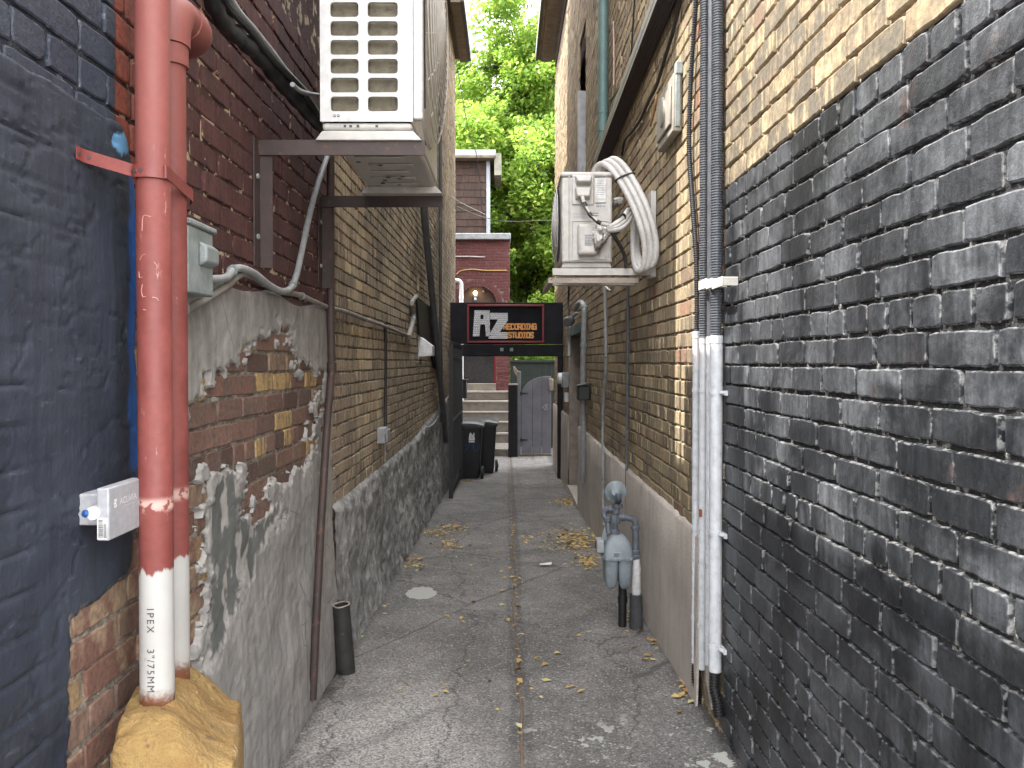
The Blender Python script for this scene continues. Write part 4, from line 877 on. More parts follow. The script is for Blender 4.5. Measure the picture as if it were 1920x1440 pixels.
# bent insulated tails, foil and the coil of line set
t2 = thing('pipe_coil', 'coil of three cream wrapped refrigerant pipes beside the small unit', 'pipe coil', V((.73, 4.62, BZ0 + .2)))
tubes = []
path = [(1120, 330, 4.78), (1129, 309, 4.74), (1142, 303, 4.68), (1160, 316, 4.6), (1180, 347, 4.52), (1199, 385, 4.46), (1213, 425, 4.43), (1220, 462, 4.43), (1218, 492, 4.45), (1209, 504, 4.48), (1199, 499, 4.54), (1192, 478, 4.62), (1190, 445, 4.70), (1190, 405, 4.76), (1184, 372, 4.80), (1172, 345, 4.84)]
for j in range(3):
    o_ = (j - 1) * 11; pts = []
    for k_, (a, b, y) in enumerate(path):
        f_ = 1 - .75 * ss(np.array(k_ * 1.0), 8, 12); pts.append(wy(a + o_ * f_ * .95, b - o_ * .42 * f_, y + .012 * (1 - j) * (-1 if k_ > 10 else 1)))
    tubes.append(spline(pts, 5))
for j, pts in enumerate(tubes):
    mb = MB(); mb.tube(pts, .0175, 14); mb.build('wrapped_pipe', M['tape'], t2)
for i in (18,):
    a = tubes[1][i]; dd = (tubes[1][i + 1] - a).normalized(); mb = MB()
    W1 = (tubes[2][i] - tubes[0][i]).normalized(); W2 = dd.cross(W1).normalized()
    mb.tube([a + W1 * .056 * math.cos(q) + W2 * .022 * math.sin(q) for q in np.linspace(0, 2 * math.pi, 24, endpoint=False)], .006, 8, closed=True); mb.build('black_tie', M['rubber'], t2)
for j in range(3):
    mb = MB(); s_ = (j - 1) * .028
    p = [wy(1192 + j * 1, 380 + j * 3, 4.7), wy(1180 + j * 3, 392 + j * 5, 4.6), wy(1166 + j * 3, 410 + j * 6, 4.5), wy(1154 + j * 2, 420 + j * 5, 4.47), wy(1140, 428 + j * 2, 4.49)]
    mb.tube(spline(p, 6), .0155, 12)
    mb.build('pipe_tail', M['tape'], t2)
for c_ in (wy(1162, 419, 4.49), wy(1183, 396, 4.6)): mb = MB(); mb.tube([c_ + V((.040 * math.cos(q) * .6 + .02 * math.sin(q), .014 * math.cos(q), .052 * math.sin(q))) for q in np.linspace(0, 2 * math.pi, 20, endpoint=False)], .0065, 8, closed=True); mb.build('black_tie', M['rubber'], t2)
mb = MB(); n = 14; A = wy(1117, 450, BY0 - .05); B = wy(1146, 432, BY0 - .11); vs = []; fs = []; rr = random.Random(6)
for i in range(9):
    q = i / 8; c_ = A.lerp(B, q); r_ = .055 * (1 - q) + .026
    for j in range(n): a = 2 * math.pi * j / n; e = rr.uniform(.72, 1.15); vs.append(c_ + V((.3 * r_ * math.cos(a) * e - .1 * r_ * math.sin(a), r_ * math.cos(a) * e * .6, r_ * math.sin(a) * e)))
for i in range(8):
    for j in range(n): fs.append((i * n + j, i * n + (j + 1) % n, (i + 1) * n + (j + 1) % n, (i + 1) * n + j))
mb.add(vs, fs); mb.build('foil_wrap', M['foil'], t2, smooth=15)
mb = MB(); A = V((BX1, BY0 + .10, wy(1150, 372, BY0).z)); mb.tube([A + V((i * .012, 0, rr.uniform(-.003, .003))) for i in range(7)], [.026 + rr.uniform(-.004, .004) for _ in range(7)], 14); mb.build('foil_sleeve', M['foil'], t2, smooth=15)
p = [wy(1146, 430, 4.50), wy(1153, 445, 4.5), wy(1163, 462, 4.52), wy(1171, 480, 4.54), wy(1174, 500, 4.55)]
thin_run('cable', 'black cable hanging down from the taped joint of the small unit', 'cable', p, .011, M['rubber'])
# its bracket
t = thing('wall_bracket', 'cream steel bracket carrying the small air conditioner on the right wall', 'bracket', (XR, 4.6, BZ0 - .1))
a, b = wy(1036, 503, BY0 - .02), wy(1222, 516, BY0 - .02)
for y in (BY0 - .02, BY1 - .12):
    mb = MB(); mb.box((a.x, y, b.z), (XR - .02, y + .005, a.z)); mb.box((a.x, y + .005, b.z), (XR - .02, y + .05, b.z + .005)); mb.build('arm', M['ac'], t, bev=.0015)
a2, b2_ = wy(1028, 521, BY0 + .0), wy(1197, 531, BY0 + .0)
M['rusty_cream'] = pm('rust_stained_cream', (.36, .31, .26), (.27, .22, .18), 14, .6, .2, 0, dirt=(.13, .065, .03), dthr=.60)
mb = MB(); mb.box((a2.x, BY0 - .01, b2_.z), (b2_.x, BY0 + .01, a2.z)); mb.box((a2.x, BY0 + .01, b2_.z), (a2.x + .03, BY1, a2.z)); mb.build('cross_rail', M['rusty_cream'], t, bev=.001)
c1, c2_ = wx(1190, 394, XR - .03), wx(1226, 516, XR - .03)
mb = MB(); mb.box((XR - .03, BY0 - .045, c2_.z), (XR - .001, BY0 + .08, c1.z)); mb.build('upright', M['ac'], t, bev=.002)
# ------------------------------------------------------------------ RIGHT wall: conduits, downpipes, boxes, gas meter
def corrug(mb, pts, r, pitch=.0085, amp=.0022, n=14):
    q = [V(p) for p in pts]; L = 0; P = []; Rr = []
    d = [0]
    for i in range(1, len(q)): d.append(d[-1] + (q[i] - q[i - 1]).length)
    m = int(d[-1] / pitch * 4); j = 0
    for i in range(m + 1):
        s = d[-1] * i / m
        while j < len(q) - 2 and d[j + 1] < s: j += 1
        t = (s - d[j]) / max(d[j + 1] - d[j], 1e-9); P.append(q[j].lerp(q[j + 1], t)); Rr.append(r + (amp if i % 4 in (0, 1) else -amp))
    mb.tube(P, Rr, n)
M['pvc'] = pm('grey_white_plastic', (.52, .54, .57), (.49, .505, .53), 4, .32, .04, 0, dirt=(.33, .30, .26), dthr=.70, dscale=14)
M['pvc_chipped'] = pm('chipped_white_pipe', (.52, .54, .56), (.49, .505, .52), 4, .35, .05, 0, dirt=(.10, .10, .12), dthr=.665, dscale=20)
CX = XR - .035
def cy(px, X): return wx(px, 700, X).y
# (name, picture x, radius, x offset from wall, y bottom px, y top of white px, label)
runs = [(1306, .0175, .020, 1246, 622, 'white conduit pipe on the wall corner, farthest in of the four'),
        (1319, .0175, .024, 1258, 632, 'white conduit pipe with a rusty hole, second in from the far side of the four'),
        (1331, .0150, .022, 1250, 632, 'slim white conduit pipe between the rusty one and the fat one'),
        (1343, .0250, .028, 1262, 630, 'fat chipped white conduit pipe next to the black brick')]
for i, (px, r, off, yb, yw, lab) in enumerate(runs):
    X = XR - off; Y = cy(px, X); zb_ = wx(px, yb, X).z; zw = wx(px, yw, X).z; 
    t = thing('conduit_pipe', lab, 'pipe', (X, Y, zb_), 'conduits on the wall corner')
    mb = MB(); mb.lathe((X, Y, zb_), (0, 0, 1), [(0, r), (zw - zb_ - .03, r), (zw - zb_ - .028, r + .0015), (zw - zb_, r + .0015), (zw - zb_ + .001, r - .002)], 24)
    lower = mb.build('lower_pipe', M['pvc_chipped' if i in (1, 3) else 'pvc'], t)
    mb = MB(); top = [V((X, Y, zw - .004)), V((X, Y + .00, zw + .5)), V((X, Y, zw + 1.0)), V((X, Y, 3.4))]
    if i == 0: top = [V((X, Y, zw - .004)), V((X, Y, zw + .16)), V((X, Y + .02, zw + .35)), V((X, Y + .10, zw + .62)), V((X, Y + .16, zw + .85)), V((X, Y + .13, zw + 1.15)), V((X, Y + .03, zw + 1.5)), V((X, Y - .0, zw + 1.9)), V((X, Y, 3.4))]; corrug(mb, spline(top, 8), .0105, .010, .0016)
    elif i == 1: corrug(mb, spline(top, 4), .0185, .0105, .0018, 16)
    elif i == 2: mb.tube(spline(top, 4), .0135, 14)
    else: corrug(mb, spline(top, 4), .0225, .0105, .0018, 18)
    mb.build('flexible_conduit', M['flex_dark' if i == 0 else 'flex'], t)
    mb = MB(); e = [V((X, Y, zb_ + .02)), V((X - .004, Y - .01, zb_ - .06)), V((X + .004, Y - .02, zb_ - .11)), V((X + .010, Y - .03, zb_ - .17))]
    if i in (0, 3): corrug(mb, spline(e, 5), r * .82, .011, .002, 12); mb.build('flexible_tail', M['rubber'], t)
    elif i == 2: mb.tube(e, r * .8, 12); mb.build('pipe_tail', M['conduit_old'], t)
    for zc_ in ((990 if i < 2 else 1000), 1160 + i * 16 if i != 3 else 1215, 730 + (2 if i < 2 else 6)):
        if i == 2 and zc_ == 1000: continue
        z = wx(px, zc_ - (40 if i == 2 and zc_ < 800 else 0), X).z
        mb = MB(); mb.lathe((X, Y, z - .008), (0, 0, 1), [(0, r + .003), (.016, r + .003)], 20)
        if i == 3: mb.box((XR - .012, Y - r - .045, z - .009), (XR - .001, Y - r + .002, z + .009)); mb.tube([V((XR - .02, Y - r - .01, z)), V((XR - .006, Y - r - .04, z))], .007, 8)
        mb.build('clip', M['pvc'], t)
    if i == 1:
        z = wx(px, 962, X).z; mb = MB(); mb.obox((X - r * .72, Y - r * .72, z), (.005, -.005, 0), (.0016, .0016, 0), (0, 0, .016)); mb.build('rust_hole', pm('rust_spot', (.28, .075, .03), (.16, .05, .025), 60, .8, .3), lower, bev=.0015)
z0, z1 = wx(1330, 538, CX).z, wx(1330, 521, CX).z
ya, yb = cy(1357, XR - .02), cy(1318, XR - .02)
t = thing('pipe_clamp', 'white painted metal clamp across the grey flexible conduits', 'clamp', (XR - .03, (ya + yb) / 2, z0)); M['clamp'] = pm('white_clamp_paint', (.50, .485, .44), (.40, .385, .345), 14, .6, .1)
for pa, pb, oy in ((1356, 1337, 0), (1336.5, 1326, 1.5), (1325.5, 1312, 3)):
    a_, b_ = cy(pa, XR - .055), cy(pb, XR - .055); pm_ = (pa + pb) / 2; z0, z1 = wx(pm_, 540 + oy, XR - .055).z, wx(pm_, 522 + oy, XR - .055).z
    mb = MB(); mb.box((XR - .062, a_, z0), (XR - .055, b_, z1)); mb.box((XR - .055, a_, z0 + .002), (XR - .001, a_ + .006, z1 - .002)); mb.build('clamp_section', M['clamp'], t, bev=.002)
# brown aluminium downspout laid along the wall, into the green pipe
A, B = wx(1262, -60, XR - .05), wx(1141, 300, XR - .05); zc = (wx(1250, 30, XR - .05).z + B.z) / 2
y0, y1 = 3.2, wx(1132, 300, XR - .05).y
def zat(y): return wx(1270, 0, XR).z + (y - 4.0) / (6.9 - 4.0) * (wx(1143, 300, XR).z - wx(1270, 0, XR).z)
t = thing('downspout', 'dark brown ribbed aluminium downspout laid diagonally along the upper right wall', 'downspout', (XR - .05, 5, zat(5)))
y0 = 3.3; a = V((XR, y0, zat(y0))); b = V((XR, 6.95, zat(6.95))); vs = []
prof = [(-.004, 0)] + [(-.004 - (i + .5) * .0945 / 14, (-.004 if i % 2 else 0.0)) for i in range(14)] + [(-.1025, 0), (-.1025, .028), (-.099, .034), (-.1025, .040), (-.1025, .085), (-.004, .085)]
mb = MB(); n = len(prof)
vs = [a + V((x, 0, z)) for x, z in prof] + [b + V((x, 0, z)) for x, z in prof]
fs = [(i, (i + 1) % n, n + (i + 1) % n, n + i) for i in range(n)]
for i, f in enumerate(fs): mb.mi = 0 if i < 15 or i >= 19 else 1; mb.add([vs[k] for k in f], [(0, 1, 2, 3)])
mb.mi = 0; mb.add(vs, [tuple(range(n)), tuple(range(n, 2 * n))]); mb.build('pipe', [M['brown_alu'], M['alu_side']], t, smooth=20)
gp = wx(1131, 150, XR - .055)
t = thing('downpipe', 'green painted round downpipe coming down the upper right wall', 'pipe', (gp.x, gp.y, wx(1131, 290, XR - .055).z))
mb = MB(); zb_ = wx(1131, 288, XR - .055).z; mb.lathe((gp.x, gp.y, zb_), (0, 0, 1), [(0, .040), (.18, .040), (.182, .045), (.20, .045), (.37, .045), (.372, .042), (5.2, .042)], 24); mb.build('pipe', M['green_pipe'], t)
mb = MB(); zq = wx(1131, 213, XR - .055).z; mb.lathe((gp.x, gp.y, zq), (0, 0, 1), [(0, .049), (.02, .049)], 24); mb.build('collar', M['green_pipe'], t)
# meter cover box on the upper right wall
fxx = XR - .045; y0, y1 = wx(1262, 200, fxx).y, wx(1233, 200, fxx).y; za, zb_ = wx(1237, 280, fxx).z, wx(1260, 140, fxx).z
t = thing('meter_box', 'dull beige wall box with raised panel below the brown downspout', 'box', (XR, (y0 + y1) / 2, za))
mb = MB(); mb.box((fxx, y0, za), (XR - .001, y1, zb_)); bd = mb.build('body', M['beige_box'], t, bev=.006)
mb = MB(); mb.box((fxx - .012, y0 + .03, za + .04), (fxx, y1 - .03, zb_ - .05)); mb.build('raised_panel', M['beige_box'], bd, bev=.006)
mb = MB(); mb.lathe((fxx - .012, (y0 + y1) / 2, za + .15), (-1, 0, 0), [(0, .075), (.010, .068), (.012, .055)], 28); mb.build('round_boss', M['beige_box'], bd)
mb = MB(); mb.box((fxx + .01, y0 - .02, zb_ - .01), (XR - .001, y0 + .03, zb_ + .05)); mb.build('hub', M['galv'], t, bev=.004)
mb = MB(); mb.box((fxx + .010, y0 - .012, za + .02), (XR - .012, y0, zb_ - .012)); mb.build('side_flange', M['galv'], t, bev=.003)
# conduits running down the right wall
RX = XR - .03
def rw(pts, X=RX): return [wx(a, b, X) for a, b in pts]
thin_run('conduit', 'thin grey conduit down the right wall from the small unit to the meter', 'conduit', rw([(1134, 535), (1135, 600), (1136, 650), (1135, 700), (1131, 760), (1130, 810), (1131, 870), (1131, 940), (1133, 985)], XR - .05), .0125, M['conduit'], (.3, .55, .8), n=5, cm=M['conduit_old'])
thin_run('conduit', 'slim dark conduit down the right wall beside the gas meter', 'conduit', rw([(1177, 530), (1177, 640), (1176, 760), (1175, 880), (1174, 985)], XR - .022), .0095, M['pipe_grey'], (.25, .6), n=5, cm=M['conduit_old'])
q = rw([(1079, 580), (1084, 570), (1091, 568), (1095, 577), (1095, 600), (1094, 660), (1093, 720), (1094, 800), (1093, 880), (1092, 905)], XR - .05)
thin_run('conduit', 'grey pipe with a bent top beside the recessed doorway', 'conduit', q, .030, M['conduit'], (.35, .55, .72), n=5, sides=14)
thin_run('cable', 'dark cable running up the right wall from the bent grey pipe', 'cable', rw([(1067, 530), (1066, 565), (1067, 590)], XR - .03), .012, M['rubber'])
thin_run('cable', 'thin black cable sagging below the brown downspout on the upper right wall', 'cable', rw([(1282, -30), (1268, 35), (1254, 85), (1245, 115), (1231, 160), (1216, 190), (1200, 225), (1182, 250), (1172, 262), (1166, 290)], XR - .02), .010, M['rubber'])
thin_run('cable', 'thin black cable crossing the upper right wall left of the brown downspout', 'cable', rw([(1192, -30), (1186, 60), (1182, 110), (1168, 150), (1152, 180), (1142, 190)], XR - .015), .006, M['rubber'])
thin_run('cable', 'loose orange cable end hanging beside the beige wall box', 'cable', rw([(1231, 176), (1230, 190), (1226, 210), (1219, 236)], XR - .05), .007, pm('orange_cable', (.38, .21, .10), None, 30, .5, .05))
thin_run('cable', 'pale thin cable hanging right of the green downpipe', 'cable', rw([(1150, 40), (1151, 90), (1151, 160)], XR - .02), .006, pm('pink_cable', (.42, .30, .26), None, 30, .5, .05))
thin_run('cable', 'white cable loop hanging under the small unit bracket', 'cable', rw([(1135, 532), (1138, 540), (1145, 545), (1150, 541), (1152, 533)], XR - .06), .010, M['tape'])
# gas meter
MY = 4.50
def mp(px, py, dy=0.0): return wy(px, py, MY) + V((0, dy, 0))
gb = wg(1198, 1180)
t = thing('gas_meter', 'grey gas meter with regulator and riser pipes beside the right wall base', 'gas meter', mp(1160, 1100))
c0, c1 = mp(1133, 1052), mp(1187, 1052); cxm = (c0.x + c1.x) / 2; hw = (c1.x - c0.x) / 2; zb_, zm, zt_ = mp(1160, 1108).z, mp(1160, 1049).z, mp(1160, 1018).z
def rsec(hx, hy, z, r=.5, n=10, cx=cxm):
    pts = []
    for k in range(4):
        a0 = k * 90; sx, sy = ((1, 1), (-1, 1), (-1, -1), (1, -1))[k]; rr = min(hx, hy) * r
        for i in range(n // 2): an = R(a0 + 90 * i / (n // 2 - 1)); pts.append(V((cx + sx * (hx - rr) + rr * math.cos(an), MY + .08 + sy * (hy - rr) + rr * math.sin(an), z)))
    return pts
def loft(mb, rings):
    n = len(rings[0]); vs = [p for r_ in rings for p in r_]; fs = [(i * n + k, i * n + (k + 1) % n, (i + 1) * n + (k + 1) % n, (i + 1) * n + k) for i in range(len(rings) - 1) for k in range(n)]
    fs += [tuple(range(n)), tuple(range((len(rings) - 1) * n, len(rings) * n))]; mb.add(vs, fs)
for sg in (-1, 1):
    mb = MB(); loft(mb, [rsec(hw * f, .085 * f2, zb_ + (zm - zb_) * q, .6, 10, cxm + sg * hw * .47) for q, f, f2 in ((0, .12, .55), (.05, .25, .72), (.16, .37, .9), (.35, .42, .97), (.7, .455, 1.0), (1.0, .465, 1.02))]); mb.build('diaphragm_case', M['meter_grey'], t)
mb = MB(); loft(mb, [rsec(hw * 1.10, .098, zm - .006, .5), rsec(hw * 1.10, .098, zm + .010, .5)]); fl = mb.build('flange', M['meter_grey'], t, bev=.002)
for k in range(6):
    mb = MB(); mb.lathe((cxm - hw * .85 + k * hw * .34, MY - .020, zm + .004), (0, -1, 0), [(0, .007), (.006, .007), (.008, .004)], 6); mb.build('bolt', M['meter_grey'], fl)
mb = MB(); loft(mb, [rsec(hw * 1.02, .092, zm + .010, .3), rsec(hw * .97, .088, zm + .05, .3), rsec(hw * .86, .08, zt_ - .012, .3), rsec(hw * .78, .074, zt_ + .004, .35), rsec(hw * .48, .052, zt_ + .030, .5), rsec(hw * .42, .046, zt_ + .034, .5)]); mb.build('top_case', M['meter_grey'], t)
mb = MB(); a_ = mp(1160, 1040, -.0125); mb.box((a_.x - .032, a_.y, a_.z - .012), (a_.x + .012, a_.y + .006, a_.z + .014)); pl_ = mb.build('data_plate', M['conduit'], t, bev=.001); mb = MB()
for k in range(4): mb.box((a_.x - .028, a_.y - .0006, a_.z - .008 + k * .005), (a_.x + .004 - .004 * (k % 2), a_.y - .0001, a_.z - .006 + k * .005))
mb.build('printed_lines', M['ink'], pl_, smooth=0)
mb = MB(); q = mp(1122, 1028, .08); mb.box((q.x - .006, q.y - .05, q.z - .036), (c0.x + .004, q.y + .05, q.z + .036)); ix = mb.build('index_housing', M['conduit'], t, bev=.006)
mb = MB(); mb.box((q.x - .0075, q.y - .035, q.z - .015), (q.x - .0055, q.y + .035, q.z + .020)); mb.build('dial_window', M['ink'], ix)
def pipe(nm, pts, r, n=6, mat='pipe_grey'): mb = MB(); mb.tube(spline(pts, n), r, 16); return mb.build(nm, M[mat], t)
def nut(c, d, r, l, par=None): mb = MB(); mb.lathe(V(c) - V(d) * l / 2, d, [(0, r * .9), (l * .15, r), (l * .85, r), (l, r * .9)], 8); return mb.build('union_nut', M['pipe_grey'], t, smooth=20)
dY = .08
pipe('inlet_pipe', [mp(1157, 1006, dY), mp(1157, 985, dY), mp(1157, 976, dY)], .017); nut(mp(1157, 1003, dY), (0, 0, 1), .027, .03); nut(mp(1157, 978, dY), (0, 0, 1), .029, .05)
rz = gb; rxx = mp(1195, 1000).x
pipe('riser', [mp(1157, 976, dY), mp(1170, 974, dY), mp(1183, 976, dY), mp(1193, 980, dY), mp(1196, 990, dY), mp(1196, 1010, dY), mp(1196, 1050, dY)], .0195, 5)
nut(mp(1172, 974.5, dY), (1, 0, 0), .025, .02); nut(mp(1196, 995, dY), (0, 0, 1), .026, .02); nut(mp(1196, 1041, dY), (0, 0, 1), .0275, .022); nut(mp(1196, 1050, dY), (0, 0, 1), .0275, .022)
mb = MB(); a, b = mp(1197, 1124, dY), mp(1196, 1046, dY); mb.lathe(a, (0, 0, 1), [(0, .024)] + [(.01 + i * .0085, .0245 + .0012 * (i % 3)) for i in range(int((b.z - a.z - .07) / .0085))] + [(b.z - a.z - .05, .021), (b.z - a.z, .020)], 20); mb.build('white_wrap', pm('scuffed_white_wrap', (.55, .545, .55), (.42, .41, .40), 20, .6, .3, 0, dirt=(.22, .17, .13), dthr=.64), t)
mb = MB(); q = mp(1197, 1122, dY); mb.lathe((q.x, q.y, gz(q.y) - .05), (0, 0, 1), [(0, .040), (q.z - gz(q.y) + .05, .037), (q.z - gz(q.y) + .051, .026)], 24); mb.build('ground_sleeve', pm('grey_black_sleeve', (.042, .044, .047), (.03, .031, .033), 22, .7, .2), t)
mb = MB(); q = mp(1173, 1105, .12); mb.lathe((q.x, q.y, gz(q.y) - .03), (0, 0, 1), [(0, .024), (.16, .024), (.162, .029), (.2, .029), (.202, .025), (q.z - gz(q.y) + .06, .024)], 18); mb.build('black_riser', M['rubber'], t)
# regulator
q = mp(1158, 926, dY); mb = MB(); d_ = V((-.18, -1, .12)).normalized(); mb.lathe(q + d_ * -.045, d_, [(0, .030), (.02, .045), (.036, .060), (.040, .0615), (.046, .0615), (.050, .060), (.06, .044), (.085, .030), (.095, .020)], 28); rg = mb.build('regulator', M['meter_grey'], t)
for k in range(8):
    a = 2 * math.pi * k / 8; u = d_.orthogonal().normalized(); v_ = d_.cross(u); mb = MB(); mb.lathe(q + d_ * -.012 + (u * math.cos(a) + v_ * math.sin(a)) * .0575, d_, [(0, .005), (.018, .005)], 6); mb.build('bolt', M['meter_grey'], rg)
pipe('regulator_pipe', [q + V((.008, -.055, .0)), q + V((.008, -.05, -.03)), mp(1162, 946, dY), mp(1161, 958, dY), mp(1158, 968, dY)], .017); nut(mp(1162, 953, dY), (0, 0, 1), .030, .022); nut(mp(1162, 943, dY), (0, 0, 1), .026, .018)
pipe('outlet_pipe', [mp(1162, 962, dY), mp(1150, 961, dY + .02), mp(1140, 963, dY + .03), mp(1137, 972, dY + .03), mp(1143, 985, dY + .02), mp(1145, 1006, dY + .01)], .018)
nut(mp(1145, 980, dY + .02), (0, 0, 1), .027, .03); nut(mp(1148, 961, dY + .02), (1, 0, 0), .025, .02)
mb = MB(); mb.prism([mp(1137, 990, .06), mp(1128, 1018, .06), mp(1141, 1018, .06)], (0, .004, 0)); mb.build('mounting_bar', M['meter_grey'], t)
# ------------------------------------------------------------------ small things farther along both walls
t0 = wx(731, 812, XL + .03); y0, y1 = wx(722, 812, XL + .06).y, wx(741, 812, XL + .06).y
t = thing('outlet_box', 'small grey weatherproof outlet box low on the brown brick wall', 'outlet box', (XL, t0.y, t0.z))
zA_, zB_ = wx(731, 826, XL + .06).z, wx(731, 798, XL + .06).z
mb = MB(); mb.box((XL + .005, y0, zA_), (XL + .06, y0 + .14, zB_)); bd = mb.build('body', M['conduit'], t, bev=.005)
mb = MB(); mb.box((XL + .061, y0 + .004, zA_ + .006), (XL + .075, y0 + .136, zB_ - .012)); mb.build('cover', M['conduit'], t, bev=.004)
thin_run('conduit', 'black cable dropping straight down the brown wall to the small outlet box', 'cable', [wx(723, 604, XL + .02), wx(723.5, 680, XL + .02), wx(723, 760, XL + .02), wx(723, 800, XL + .025)], .010, M['rubber'], n=4)
thin_run('cable', 'short cable hanging out of the bottom of the small outlet box', 'cable', [wx(722, 826, XL + .02), wx(722, 850, XL + .02), wx(721, 868, XL + .02)], .007, M['conduit_old'], n=3)
hy = wx(784, 640, XL).y; p0 = wx(784, 629, XL); p1 = wx(784, 669, XL); hz0, hz1 = p1.z, p0.z
o0 = wy(812, 649, hy + .1); t = thing('vent_hood', 'white sheet metal vent hood sticking out of the left wall', 'vent hood', (XL, hy + .1, hz0))
mb = MB(); mb.prism([(XL + .006, hy, hz0), (o0.x, hy, wy(812, 667, hy).z), (o0.x, hy, o0.z), (XL + .006, hy, hz1)], (0, .26, 0)); mb.build('hood', M['white_pvc'], t, bev=.004)
mb = MB(); mb.box((XL + .003, hy - .03, hz0 - .02), (XL + .009, hy + .29, hz1 + .03)); mb.build('flange', M['white_pvc'], t)
mb = MB(); mb.prism([wx(a, b, XL + .012) for a, b in ((779, 560), (790, 566), (806, 577), (820, 640), (826, 700), (812, 690), (803, 640), (783, 628))], (.02, 0, 0)); tag(mb.build('black_board', M['black_iron'], None, wx(803, 620, XL)), 'tilted black board fixed to the brown wall behind the white vent hood', 'board')
q = [wx(790, 300, XL + .07), wx(794, 380, XL + .07), wx(800, 450, XL + .07), wx(811, 560, XL + .07), wx(820, 660, XL + .07), wx(828, 740, XL + .06), wx(833, 800, XL + .055), wx(836, 826, XL + .05)]
t = thing('downpipe', 'fat grey downpipe slanting down the far end of the left wall', 'pipe', q[-1]); mb = MB(); mb.tube(spline(q, 5), .036, 18); mb.build('pipe', pm('slate_grey_pipe', (.105, .105, .108), (.08, .08, .083), 10, .5, .1), t)
for a, b in ((798, 418), (804, 462)):
    c_ = wx(a, b, XL + .07); mb = MB(); mb.lathe(c_ - V((0, .002, .012)), (0, .25, -1), [(0, .040), (.025, .040)], 18); mb.tube([c_ + V((.03, -.03, 0)), c_ + V((.055, -.02, .01))], .006, 6); mb.build('clamp', M['galv'], t)
q = [wx(825, -60, XL + .04), wx(825.5, 300, XL + .04), wx(826, 640, XL + .04), wx(829, 760, XL + .04)]
t = thing('downpipe', 'slim dark grey pipe standing straight up the far end of the left wall', 'pipe', q[-1]); mb = MB(); mb.tube(q, .020, 14); mb.build('pipe', pm('dark_slate_pipe', (.055, .058, .065), None, 10, .45, .1), t)
for b in (415, 560):
    c_ = wx(825.7, b, XL + .04); mb = MB(); mb.lathe(c_, (0, 0, 1), [(0, .024), (.05, .024)], 14); mb.build('coupling', M['pipe_grey'], t)
thin_run('cable', 'pale thin cable curving down the upper brown brick wall', 'cable', [wx(770, 482, XL + .02), wx(778, 494, XL + .02), wx(783, 515, XL + .02), wx(784, 545, XL + .02)], .006, pm('cream_cable', (.52, .46, .33), None, 30, .5, .05))
thin_run('cable', 'pale cable snaking over the rough grey base near its far end', 'cable', [wx(822, 780, XL + .04), wx(815, 792, XL + .05), wx(805, 800, XL + .05), wx(796, 803, XL + .05), wx(795, 815, XL + .06)], .008, M['conduit'])
thin_run('wire', 'black wire hanging from the left eave across to the shingled porch', 'wire', [wy(850, 60, 13.2), wy(858, 130, 14), wy(880, 250, 16), wy(895, 300, 18.5), wy(906, 420, 20)], .007, M['rubber'])
thin_run('wire', 'pale wire strung from the left wall to the shingled porch corner', 'wire', [wy(842, 366, 11.5), wy(870, 383, 14), wy(910, 402, 20)], .006, M['conduit'])
thin_run('wire', 'thin black wire crossing in front of the tree', 'wire', [wy(850, 384, 13.2), wy(900, 405, 15.2), wy(950, 415, 15.4), wy(1040, 413, 14.2)], .006, M['rubber'])
# ------------------------------------------------------------------ the sign over the alley
SY = 12.2
def sp_(px, py, d=0.0): return wy(px, py, SY) + V((0, -d, 0))
M['sign_black'] = pm('black_sign_boards', (.010, .010, .013), (.016, .016, .020), 5, .75, .3, spec=.25); M['sign_red'] = pm('dark_red_frame', (.20, .012, .018), (.15, .010, .015), 9, .45, .15)
def plate():
    g = G('diamond_plate'); s = g.t.nodes.new('ShaderNodeTexVoronoi'); s.feature = 'F1'; s.inputs['Scale'].default_value = 38; s.inputs['Randomness'].default_value = .15
    g.set(s.inputs['Vector'], g.comb(g.m('ADD', g.x, g.m('MULTIPLY', g.z, .45)), 0, g.m('MULTIPLY', g.z, .8))); h = g.step(s.outputs['Distance'], .42, .2)
    g.bump(h, .9, .01); return g.done(g.mix(h, (.50, .50, .52), (.88, .89, .90)), .5, .0)
M['plate'] = plate(); M['orange'] = pm('orange_lettering', (.75, .36, .10), (.66, .27, .07), 30, .5, .1); M['deep_red'] = pm('deep_red_letter_core', (.16, .02, .015), None, 30, .6, .1)
t = thing('shop_sign', 'black sign board reading AZ RECORDING STUDIOS in a red frame across the alley', 'sign', sp_(950, 668))
mb = MB(); a, b = sp_(842, 645), sp_(1055, 567); mb.box((a.x, SY, a.z), (b.x, SY + .12, b.z)); board = mb.build('board', M['sign_black'], t, bev=.01)
a, b = sp_(841, 668), sp_(1056, 646); 
for i in range(1): mb = MB(); mb.box((a.x, SY - .03, a.z), (b.x, SY + .14, b.z)); beam = mb.build('beam', M['sign_black'], t, bev=.012)
for px in (941, 959): mb = MB(); q = sp_(px, 655.5, .032); mb.box((q.x - .025, q.y, q.z - .025), (q.x + .025, q.y + .006, q.z + .025)); mb.build('steel_plate', M['galv'], beam, bev=.003)
fa, fb = sp_(876, 643), sp_(1020, 571); w_ = .032
for (x0, z0, x1, z1) in ((fa.x, fa.z, fb.x, fa.z + w_), (fa.x, fb.z - w_, fb.x, fb.z), (fa.x, fa.z + w_ + .001, fa.x + w_, fb.z - w_ - .001), (fb.x - w_, fa.z + w_ + .001, fb.x, fb.z - w_ - .001)):
    mb = MB(); mb.box((x0, SY - .055, z0), (x1, SY - .001, z1)); mb.build('frame_bar', M['sign_red'], t, bev=.006)
